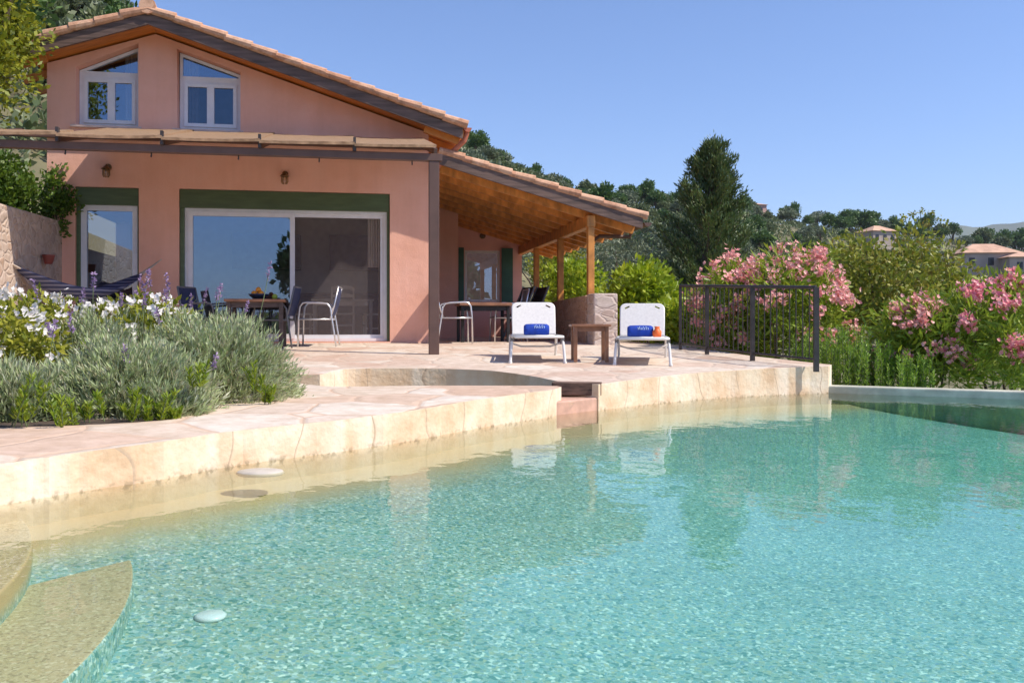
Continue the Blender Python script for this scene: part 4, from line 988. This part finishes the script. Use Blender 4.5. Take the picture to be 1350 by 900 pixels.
# railing
rl_ = [ondeck(1076,484.5), ondeck(992,475.5), ondeck(932,467), ondeck(897,461)]
rail = empty('iron_railing', rl_[0], 0, 'dark iron railing with thin bars along the right edge of the terrace', 'railing')
def rel_(p, z): return (p.x-rl_[0].x, p.y-rl_[0].y, p.z-rl_[0].z+z)
f = MB(); f.tube([rel_(p, .97) for p in rl_], .022, 8); f.build('top_rail', M['iron'], rail)
f = MB(); f.tube([rel_(p, .10) for p in rl_], .014, 8); f.build('bottom_rail', M['iron'], rail)
for p, wd in zip(rl_, (.062,.06,.055,.04)):
    f = MB(); x, y, z = rel_(p, 0); f.box(x-wd/2, x+wd/2, y-.02, y+.02, z-.05, z+.97); f.build('post', M['iron'], rail)
for a, c in zip(rl_[:-1], rl_[1:]):
    n = max(4, int((c-a).length/.105))
    for k in range(1, n):
        p = a.lerp(c, k/n); f = MB(); f.tube([rel_(p, .10), rel_(p, .97)], .0075, 6); f.build('bar', M['iron'], rail)

# hammock
hA = P(10, 345, 11.9); hB_ = P(213, 342, 14.15)
ham = empty('hammock', hA, 0, 'dark navy striped hammock hung between the stone wall and the house', 'hammock')
def hc(t, sag): p = hA.lerp(hB_, t) - hA; return Vector((p.x, p.y, p.z - sag*4*t*(1-t)))
f = MB(); n = 30; m_ = 10; vs = []
side = (hB_-hA).xy.normalized(); sidev = Vector((-side.y, side.x, 0))
for i in range(n+1):
    t = .06 + .78*i/n; wd = .05 + .30*math.sin(math.pi*i/n)**.7
    for j in range(m_+1):
        e = 2*j/m_-1; c = hc(t, .42); vs.append(c + sidev*e*wd + Vector((0,0,-.13*math.sin(math.pi*i/n)*(1-e*e))))
f.add(vs, [(i*(m_+1)+j, (i+1)*(m_+1)+j, (i+1)*(m_+1)+j+1, i*(m_+1)+j+1) for i in range(n) for j in range(m_)])
def mat_stripe():
    m, nt, bs, out = newmat('striped hammock cloth'); co = coords(nt, (1,1,1))
    wv = N(nt, 'ShaderNodeTexWave', Scale=6.0, Distortion=.6, bands_direction='Z'); nt.links.new(co, wv.inputs['Vector'])
    r = ramp(nt, wv.outputs['Fac'], [(.55, (.035,.045,.11)), (.8, (.17,.18,.28))]); nt.links.new(r.outputs[0], bs.inputs['Base Color']); bs.inputs['Roughness'].default_value = .9; return m
M['ham'] = mat_stripe()
cl = f.build('cloth', M['ham'], ham, smooth=True); sm = cl.modifiers.new('solid', 'SOLIDIFY'); sm.thickness = .012
M['rope'] = mat('pale rope', (.62,.52,.42), .9)
for t0, t1 in ((0, .06), (.84, 1)):
    f = MB()
    for e in (-1, -.4, .4, 1):
        end = (t0 if t0 == 0 else t1); oth = (t1 if t0 == 0 else t0)
        f.tube([hc(end, .42), hc(oth, .42) + sidev*e*.05], .008, 5)
    f.build('rope', M['rope'], ham)
# wall ornament
p = P(61, 341, 13.0); f = MB(); f.lathe([(.0004,0),(.05,0),(.085,.12),(.09,.13),(.075,.13),(.04,.02),(.0004,.02)], n=16)
xw = SW0.xy + swd*1.15
o = f.build('wall_pot', M['terracotta'], smooth=True); o.location = (xw.x+.10, xw.y, P(61, 348, xw.y).z); tag(o, 'small dark red pot on the face of the stone wall', 'pot')

# ------------------------------------------------------------------ plants
def shrub(name, base, label, cat_, group=None):
    return empty(name, base, 0, label, cat_, group)
def lavender(x, y, z, rx, rz_, n, label, spikes=14):
    o = shrub('lavender_bush', (x, y, z), label, 'lavender', 'lavender bushes in the flower bed')
    d = rnd_dirs(n*3); d = d[d[:, 2] > -.05][:n]; n = len(d)
    rad = np.array([rx, rx*.95, rz_]); tip = d*rad*(.72+.34*RNG.random(n))[:, None]*(1+.12*np.sin(d[:, 0]*7+x)*np.cos(d[:, 1]*6+y))[:, None]
    # every shoot: ring of narrow leaves near its tip
    n = len(d); k = 12; base = np.repeat(tip, k, 0) * (1-.22*RNG.random(n*k))[:, None]
    dr = np.repeat(d, k, 0)*.8 + np.array([0,0,.42]) + .6*rnd_dirs(n*k)
    V = leaf_geo(base, dr, .062*(.5+.9*RNG.random(n*k)), .0105)
    leaf_obj('foliage', V, M['lf_lav'], o)
    f = MB()
    for i in range(36):
        t = tip[RNG.integers(n)]*.8; f.tube([(t[0]*.1, t[1]*.1, 0), (t[0]*.55, t[1]*.55, t[2]*.5), tuple(t)], [.010,.007,.003], 5)
    f.build('stem', M['bark'], o)
    if spikes:
        for i in range(spikes):
            t = tip[RNG.integers(n)]
            if t[2] < .5*rz_: continue
            up = np.array([t[0]*.25+RNG.normal()*.05, t[1]*.25+RNG.normal()*.05, .22+.26*RNG.random()]); e = t+up
            f = MB(); f.tube([tuple(t), tuple(t+up*.5+np.array([.004,0,0])), tuple(e)], .003, 4); st_ = f.build('flower_stalk', M['stem'], o)
            q = RNG.random((34, 1)); pos = e + (q-.5)*up*.34; dr2 = rnd_dirs(34)*.8+np.array([0,0,.5]); leaf_obj('flower_spike', leaf_geo(pos, dr2, .030, .016), M['fl_purple'], st_)
    return o
bz = .22
lavender(-2.48, 7.5, bz, .72, .70, 3200, 'largest grey green lavender bush at the right end of the bed', 10)
lavender(-2.75, 6.5, bz, .64, .50, 2600, 'rounded lavender bush in the middle of the bed front', 8)
lavender(-3.35, 7.5, bz, .62, .72, 2500, 'tall lavender bush beside the white flowers', 20)
lavender(-3.35, 6.15, bz, .50, .36, 1900, 'low silvery lavender bush near the left front of the bed', 3)
lavender(-2.42, 6.3, bz-.05, .34, .28, 900, 'small lavender clump spilling over the bed rim', 2)
lavender(-4.15, 6.2, bz, .55, .38, 1700, 'lavender bush at the far left front of the bed', 3)
lavender(-3.1, 8.5, bz, .55, .66, 1600, 'lavender bush at the back of the bed, full of purple spikes', 34)
# white flowering shrubs
def flowering(name, cen, rad, base, k, nl, cr, L, Wd, ml, mf, nf, per, spread, size, label, cat_, group=None, petals='blossoms', lo=-.35, stems=6):
    o = shrub(name, base, label, cat_, group); c = np.asarray(cen) - np.asarray(base)
    V, cs = crown(c, rad, k, nl, cr, L, Wd, .45, lo); leaf_obj('foliage', V, ml, o)
    tops = [cs[i] for i in RNG.choice(len(cs), stems, replace=False)]
    trunk_mb((0,0,0), tops, .03).build('stem', M['bark'], o)
    if nf:
        d = rnd_dirs(nf*4); d = d[(d[:, 2] > -.2) & (d[:, 1] < .55)][:nf]; heads = c + d*np.asarray(rad)*(.95+.18*RNG.random((len(d),1)))
        bo = leaf_obj(petals, blossoms(heads, per, spread, size), mf, o); tag(bo, kind='stuff')
    return o
flowering('white_flower_shrub', (-4.15,7.7,.64), (.85,.8,.46), (-4.15,7.7,bz), 120, 55, .16, .065, .03, M['lf_white'], M['fl_white'], 70, 6, .028, .030, 'white flowering shrub with yellow green leaves in front of the hammock', 'flowering shrub', 'white flowering shrubs')
flowering('white_flower_shrub', (-3.25,7.95,.66), (.55,.55,.38), (-3.25,7.95,bz), 60, 50, .14, .065, .03, M['lf_white'], M['fl_white'], 50, 6, .028, .028, 'smaller white flowering shrub between the lavender bushes', 'flowering shrub', 'white flowering shrubs')
flowering('white_flower_shrub', (-3.95,6.75,.62), (.55,.4,.33), (-3.95,6.75,bz), 50, 45, .12, .06, .028, M['lf_white'], M['fl_white'], 34, 7, .035, .030, 'low white flowering shrub at the left edge of the picture', 'flowering shrub', 'white flowering shrubs')
# bright sprigs
def sprig(u, v, Y, h, label, n=3):
    p = P(u, v, Y); o = shrub('rosemary_sprig', (p.x, p.y, p.z-h), label, 'plant', 'bright green sprigs among the lavender'); Vs = []; f = MB()
    for i in range(n):
        lean = np.array([RNG.normal()*.28, RNG.normal()*.16-.1, 1.0]); hh = h*(.45+.75*RNG.random()); st = np.array([RNG.normal()*.03, RNG.normal()*.03, 0])
        f.tube([tuple(st), tuple(st+lean*hh*.95)], .004, 5)
        t = np.linspace(.15, 1, 60)[:, None]; pos = st + lean*hh*t; dr = rnd_dirs(60); dr[:, 2] = .7+.4*RNG.random(60); Vs.append(leaf_geo(pos, dr, .05, .013))
    f.build('stem', M['stem'], o); leaf_obj('foliage', np.concatenate(Vs), M['lf_sprig'], o)
for u, v, Y, h, n, lab in [(28,505,5.55,.26,5,'tallest bright green sprig at the left end of the bed rim'),(88,527,5.62,.2,4,'bright green sprig by the bed rim, second from the left end'),(70,512,5.9,.2,3,'thin green sprig behind the leftmost sprigs'),(118,523,5.7,.16,3,'short green sprig by the bed rim in front of low lavender'),(132,462,6.9,.3,6,'tall bright green sprig below the white flowers'),
    (180,515,5.85,.22,4,'green sprig at the middle of the bed rim'),(206,520,5.95,.20,6,'yellow green tuft at the middle of the bed rim'),(222,530,5.98,.15,4,'short yellow tuft right of the middle of the bed rim'),(268,478,6.2,.2,3,'leaning green sprig on the front of the rounded lavender'),(338,480,6.9,.25,3,'green sprig on the right lavender bush'),(352,505,7.0,.18,3,'low green sprig at the right end of the bed')]:
    sprig(u, v, Y, h, lab, n)

# vines and trees on the left
def tree(name, base, cen, rad, ml, label, cat_, group=None, k=60, nl=60, cr=.4, L=.12, Wd=.06, r0=.1, lo=-.6, nb=7, shell=.4):
    o = shrub(name, base, label, cat_, group); c = np.asarray(cen, float) - np.asarray(base, float)
    V, cs = crown(c, rad, k, nl, cr, L, Wd, shell, lo); leaf_obj('crown', V, ml, o)
    tops = [cs[i] for i in RNG.choice(len(cs), min(nb, len(cs)), replace=False)]
    trunk_mb((0,0,0), tops, r0).build('trunk', M['bark'], o); return o
tree('leafy_tree', (-7.5,12.4,2.2), (-7.45,12.3,4.9), (.84,.8,1.75), M['lf_yellow'], 'yellow green leafy tree at the top left, overlapping the roof end', 'tree', None, 170, 90, .28, .085, .05)
tree('vine', (-7.4,13.0,2.2), (-7.75,12.9,2.75), (.95,.5,.62), M['lf_vine'], 'dark green vine tumbling over the top of the stone wall', 'vine', None, 120, 80, .22, .075, .05, .03)
tree('vine', (-7.0,14.05,2.2), (-6.98,13.95,2.65), (.22,.2,.55), M['lf_vine'], 'narrow vine hanging down the corner of the house wall', 'vine', None, 40, 50, .13, .07, .045, .02, -.95)
tree('olive_tree', (-12.2,19,2.2), (-12.1,19,4.4), (1.5,1.2,.9), M['lf_olive'], 'grey green olive tree seen left of the house above the pergola', 'tree', None, 60, 60, .4, .13, .035)
# porch side hedge
def bushpx(name, u0, u1, v0, v1, Y, dep, ml, label, cat_, group=None, k=80, nl=50, cr=.25, L=.11, Wd=.05, lo=-.5, flowers=None, zb=None):
    c = P((u0+u1)/2, (v0+v1)/2, Y); rx = (u1-u0)/2/F*Y; rz2 = (v1-v0)/2/F*Y; zb = terr(c.x, c.y) if zb is None else zb
    base = (c.x, c.y, min(zb, c.z-rz2*.6))
    if flowers:
        mf, nf, per, spread, size = flowers
        return flowering(name, tuple(c), (rx, dep, rz2), base, k, nl, cr, L, Wd, ml, mf, nf, per, spread, size, label, cat_, group, lo=lo)
    return tree(name, base, tuple(c), (rx, dep, rz2), ml, label, cat_, group, k, nl, cr, L, Wd, .05, lo)
bushpx('hedge_shrub', 712,800,340,450,23.5,1.0, M['lf_hedge'], 'yellow green shrub seen between the porch posts', 'shrub', 'yellow green shrubs beyond the porch', 90, 55, .28, .12, .07)
bushpx('hedge_shrub', 790,905,352,490,17.5,1.2, M['lf_hedge'], 'yellow green shrub behind the right lounger', 'shrub', 'yellow green shrubs beyond the porch', 110, 60, .28, .12, .07)
bushpx('hedge_shrub', 840,935,395,500,15.6,.7, M['lf_hedge'], 'low yellow green shrub behind the far end of the railing', 'shrub', 'yellow green shrubs beyond the porch', 60, 50, .22, .11, .06)
bushpx('hedge_shrub', 700,770,318,400,27,1.2, M['lf_yellow'], 'taller yellowish shrub behind the farthest porch post', 'shrub', 'yellow green shrubs beyond the porch', 50, 50, .3, .12, .07)
bushpx('olive_tree', 770,880,292,400,27,1.8, M['lf_olive'], 'grey olive tree below the end of the porch gutter', 'tree', None, 90, 60, .4, .13, .035)
bushpx('olive_tree', 650,780,300,380,34,2.2, M['lf_olive'], 'grey olive tree behind the porch posts', 'tree', None, 80, 60, .5, .15, .045)
# oleanders
fl = (M['fl_pink'], 46, 12, .075, .036)
bushpx('oleander', 915,1010,345,520,14.6,.9, M['lf_olean'], 'left pink oleander behind the railing', 'oleander', 'oleanders', 110, 50, .26, .16, .032, -.6, (M['fl_pink'], 34, 34, .058, .036))
bushpx('oleander', 975,1115,335,520,13.9,.9, M['lf_olean'], 'tallest pink oleander behind the end of the railing', 'oleander', 'oleanders', 130, 50, .26, .16, .032, -.6, (M['fl_pink'], 46, 34, .06, .036))
bushpx('oleander', 1165,1260,400,530,12.3,.7, M['lf_olean'], 'low oleander with pale pink flowers just behind the pool edge', 'oleander', 'oleanders', 90, 50, .22, .15, .03, -.6, (M['fl_pink'], 26, 30, .055, .034))
bushpx('oleander', 1235,1400,372,540,12.0,.9, M['lf_olean'], 'large oleander with deep pink flowers at the right edge', 'oleander', 'oleanders', 130, 50, .24, .15, .03, -.6, (M['fl_magenta'], 44, 30, .055, .034))
bushpx('bay_shrub', 1075,1290,302,520,15.5,1.3, M['lf_brown'], 'large brownish green shrub between the oleanders', 'shrub', None, 210, 55, .30, .10, .05)
bushpx('bay_shrub', 1020,1180,318,470,18.5,1.3, M['lf_yellow'], 'yellowish shrub behind the tallest oleander', 'shrub', None, 110, 50, .32, .11, .05)
bushpx('bay_shrub', 1290,1420,385,530,14.5,1.1, M['lf_brown'], 'brownish shrub behind the oleander at the right edge', 'shrub', None, 90, 50, .28, .10, .05)
# thin tall shoots on top of the brown shrub
f = MB(); Vs = []; pb0 = P(1225, 330, 15.4); o = shrub('tall_shoot', tuple(pb0), 'cluster of thin tall seed heads rising above the brownish shrub', 'plant')
for u, v in [(1192,285),(1203,281),(1213,279),(1229,281),(1240,290),(1222,291),(1248,293)]:
    e = P(u, v, 15.4) - pb0; f = MB(); f.tube([(e.x*.5, 0, -.1), (e.x*.8, 0, e.z*.6), tuple(e)], .006, 5); st_ = f.build('stem', M['stem'], o); leaf_obj('seed_head', leaf_geo(np.array(e)+RNG.normal(size=(26,3))*.025, rnd_dirs(26), .05, .03), M['lf_brown'], st_)
# rosemary by the pool corner
for u0, u1, v0, v1, Y, lab in [(1085,1135,435,540,12.1,'upright bright green rosemary clump beside the railing end post'),(1125,1180,455,540,11.9,'middle rosemary clump behind the pool corner'),(1170,1225,470,540,11.6,'lowest rosemary clump behind the overflow wall'),(1050,1090,445,520,12.6,'rosemary clump seen through the railing bars')]:
    c = P((u0+u1)/2, v1, Y); h = (v1-v0)/F*Y; o = shrub('rosemary_bush', tuple(c), lab, 'rosemary', 'rosemary by the pool corner'); f = MB(); Vs = []
    for i in range(46):
        st = np.array([RNG.uniform(-1,1)*(u1-u0)/2/F*Y, RNG.normal()*.18, 0]); hh = h*(.72+.36*RNG.random()); ln = np.array([RNG.normal()*.07, RNG.normal()*.06, 1])
        f.tube([tuple(st), tuple(st+ln*hh)], .004, 4); t = RNG.random((90,1))**.8; dr = rnd_dirs(90); dr[:,2] = .6+.5*RNG.random(90); Vs.append(leaf_geo(st+ln*hh*t, dr, .055, .012))
    f.build('stem', M['stem'], o); leaf_obj('foliage', np.concatenate(Vs), M['lf_rose'], o)
# conifer
cb = P(925, 425, 26); cz = terr(cb.x, cb.y); top = P(948, 176, 26).z-.25
o = shrub('conifer', (cb.x, cb.y, cz), 'tall dark cypress like conifer standing behind the oleanders', 'tree')
RNG = np.random.default_rng(5)
Ht = top-cz; Vs = []; f = MB(); f.tube([(0,0,-.2),(.02,0,Ht*.4),(.2,0,Ht*.75),(.35,0,Ht*.97)], [.20,.15,.07,.02], 8)
for i in range(170):
    t = .12 + .87*RNG.random()**.85; a = RNG.random()*2*math.pi
    rad = 1.36*min(1, (max(.004, 1-t)/.30)**.75)*(.50+.62*RNG.random())*(.6+.4*min(1, t/.25)); z = Ht*t-.45*rad
    d = np.array([math.cos(a)*rad, math.sin(a)*rad, rad*(.45+.5*RNG.random())+.25]); st = np.array([.35*t*t, 0, z-rad*.25])
    f.tube([tuple(st), tuple(st+d*.5+np.array([0,0,-.05*rad])), tuple(st+d)], [.03,.018,.004], 4)
    k = 240; s = RNG.random((k,1))**.55; pos = st + d*s + np.array([0,0,-.2])*rad*s*(1-s) + RNG.normal(size=(k,3))*(.055+.12*(1-s))
    dr = d/np.linalg.norm(d)*.7 + .55*rnd_dirs(k) + np.array([0,0,.35]); Vs.append(leaf_geo(pos, dr, .14*(.6+.7*RNG.random(k)), .034))
f.build('trunk', M['bark'], o); leaf_obj('crown', np.concatenate(Vs), M['lf_con'], o)

# ------------------------------------------------------------------ hillside trees
def proto(name, rad, h, ml, k, nl, cr, L, Wd):
    o = empty(name, (0,0,0)); V, cs = crown((0,0,h), rad, k, nl, cr, L, Wd, .45, -.55); leaf_obj('crown', V, ml, o)
    tops = [cs[i] for i in RNG.choice(len(cs), 4, replace=False)]; trunk_mb((0,0,0), tops, .16).build('trunk', M['bark'], o); return o
KINDS = [('hill_pine', (1.7,1.7,1.5), 3.0, M['lf_pine'], 'rounded dark green pine tree growing on the hillside', 'tree', 'pines on the hillside'),
         ('hill_olive', (1.9,1.9,1.2), 2.1, M['lf_olive'], 'silvery grey green olive tree growing on the hillside', 'tree', 'olive trees on the hillside'),
         ('hill_oak', (1.4,1.4,1.6), 2.3, M['lf_scrub'], 'dull green bushy oak growing on the hillside', 'tree', 'oaks on the hillside')]
protos = []
for nm, rad, h, ml, lab, ct, gp in KINDS:
    p = proto(nm, rad, h, ml, 46, 34, .55, .42, .26); tag(p, lab, ct, gp); protos.append([p, False])
def plant(kd, x, y, s, z=None):
    p, used = protos[kd]; o = copy_tree(p) if used else p; protos[kd][1] = True
    o.location = (x, y, (terr(x, y) if z is None else z)-.25); o.scale = (s*random.uniform(.85,1.2), s*random.uniform(.85,1.2), s*random.uniform(.85,1.15)); o.rotation_euler = (0,0,random.uniform(0,6.28))
def at_u(u, t):
    az = math.atan2((u-675)/F, 1); Rr = float(np.interp(math.degrees(az), azs, rr_)); r = 26 + (Rr-26)*t; return r*math.sin(az), r*math.cos(az)
for i in range(120):                                  # along the visible ridge
    u = random.uniform(600, 1360); x, y = at_u(u, random.uniform(.90, 1.01)); d = math.hypot(x, y)
    plant(random.choice([0,0,0,2,1]), x, y, random.uniform(.8, 1.4)*(d/200)**.6)
for i in range(24):
    u = random.uniform(220, 600); x, y = at_u(u, random.uniform(.3, 1.0)); plant(random.choice([0,2,1]), x, y, random.uniform(.7,1.1))
for i in range(46):
    u = random.uniform(-40, 165); x, y = at_u(u, random.uniform(.02, 1.0)**.8); plant(random.choice([0,2,1]), x, y, random.uniform(.6,1.0))
for i in range(130):                                 # the slope on the right
    u = random.uniform(780, 1370); t = random.uniform(.10, .9); x, y = at_u(u, t); plant(random.choice([1,1,2,0,2]), x, y, random.uniform(.7,1.3)*(.6+.5*t))
for i in range(50):
    u = random.uniform(-60, 190) if i % 2 else random.uniform(590, 800); x, y = at_u(u, random.uniform(.25, .9)); plant(random.choice([1,2,1,0]), x, y, random.uniform(.6,1.1))
for u, dY, kd, sc_ in ((1275,128,1,1.1),(1300,120,2,1.15),(1325,132,1,1.2),(1350,122,2,1.2),(1262,140,0,1.0)):
    plant(kd, (u-675)/F*dY, dY, sc_)
# scrub between them
pos = []; 
for i in range(6200):
    u = random.choice([random.uniform(-150, 230), random.uniform(230, 560), random.uniform(560, 900), random.uniform(850, 1420), random.uniform(850,1420)]); t = random.random()**.7*1.0; x, y = at_u(u, .03+.97*t); pos.append((x, y, terr(x, y)+.3, .5+1.1*random.random()*(.5+t)))
pos = np.array(pos); nl = 34
off = rnd_dirs(len(pos)*nl)*(RNG.random(len(pos)*nl)**.4)[:, None]; off[:, 2] = np.abs(off[:, 2])
sz = np.repeat(pos[:, 3], nl)
V = leaf_geo(np.repeat(pos[:, :3], nl, 0)+off*sz[:, None]*np.array([1,1,.8]), off+.5*rnd_dirs(len(off)), .42*sz, .28*sz)
tag(leaf_obj('scrub', V, M['lf_scrub']), 'dull green scrub covering the hillside between the trees', 'scrub', kind='stuff')
# far houses
M['farwall'] = mat('far pink wall', (.52,.33,.28), .9, var=.1, scale=.5); M['farshaded'] = mat('far pale wall in shade tone', (.46,.38,.33), .9, var=.1, scale=.5); M['fartile'] = mat('far roof', (.58,.36,.25), .9, var=.15, scale=.7); M['fardark'] = mat('far window', (.03,.03,.04), .3)  # pale far walls darkened; their shade is put into the colour
def farhouse(u, v, Y, wd, dp, h, rh, mw, label, flat=False, rz=.3, nwin=3):
    p = P(u, v, Y); o = empty('far_house', (p.x, p.y, p.z-h), rz, label, 'house', 'houses on the far hillside')
    f = MB(); f.box(-wd/2,wd/2,-dp/2,dp/2,-3,h); f.build('wall', mw, o)
    e = .5; f = MB(); f.add([(-wd/2-e,-dp/2-e,h),(wd/2+e,-dp/2-e,h),(wd/2+e,dp/2+e,h),(-wd/2-e,dp/2+e,h),(-wd/2+dp/2*.9,0,h+rh),(wd/2-dp/2*.9,0,h+rh)], [(0,1,5,4),(1,2,5),(2,3,4,5),(3,0,4),(3,2,1,0)]); f.build('roof', M['fartile'], o)
    for k in range(nwin):
        x = -wd/2+wd*(k+.5)/nwin; f = MB(); f.box(x-.5,x+.5,-dp/2-.05,-dp/2+.02,h-2.3,h-.9); f.build('window', M['fardark'], o)
farhouse(990, 271, 300, 8, 6, 3.0, .9, M['farwall'], 'small reddish house on the ridge just right of the conifer', nwin=2)
farhouse(1156, 306, 230, 7, 6, 1.6, 1.6, M['farshaded'], 'small pale house with only its roof above the brownish shrub')
farhouse(1296, 335, 170, 10, 7, 2.6, 1.9, M['farshaded'], 'large pale house with a wide tiled roof near the right edge', rz=-.1)
farhouse(1348, 340, 165, 7, 6, 2.4, 1.0, M['farshaded'], 'lower tiled wing beside the wide roofed house', rz=-.1, nwin=2)

# trees behind the camera, seen in the glass and the water
for x, y, s, kd in [(-7.3,-16,.75,1),(3.5,-19,1.6,0),(9,-15,1.4,2),(-13,-14,1.5,2)]: plant(kd, x, y, s, .0)
plant(0, .5, -13, 1.0, .0)
for o in [o for o in COL.objects if o.name.startswith('hill_pine') and abs(o.location.y+13) < .01]: o.scale = (.7, .7, 1.15)

# ------------------------------------------------------------------ air
b = MB(); b.box(-7500, 7500, -7500, 7500, -60, 620)
hz = b.build('haze', []); m = bpy.data.materials.new('air'); m.use_nodes = True; nt = m.node_tree; nt.nodes.remove(nt.nodes['Principled BSDF'])
pv = nt.nodes.new('ShaderNodeVolumePrincipled'); pv.inputs['Color'].default_value = (.75,.85,1,1); pv.inputs['Density'].default_value = .00008
nt.links.new(pv.outputs[0], nt.nodes['Material Output'].inputs['Volume']); hz.data.materials.append(m); tag(hz, kind='stuff')
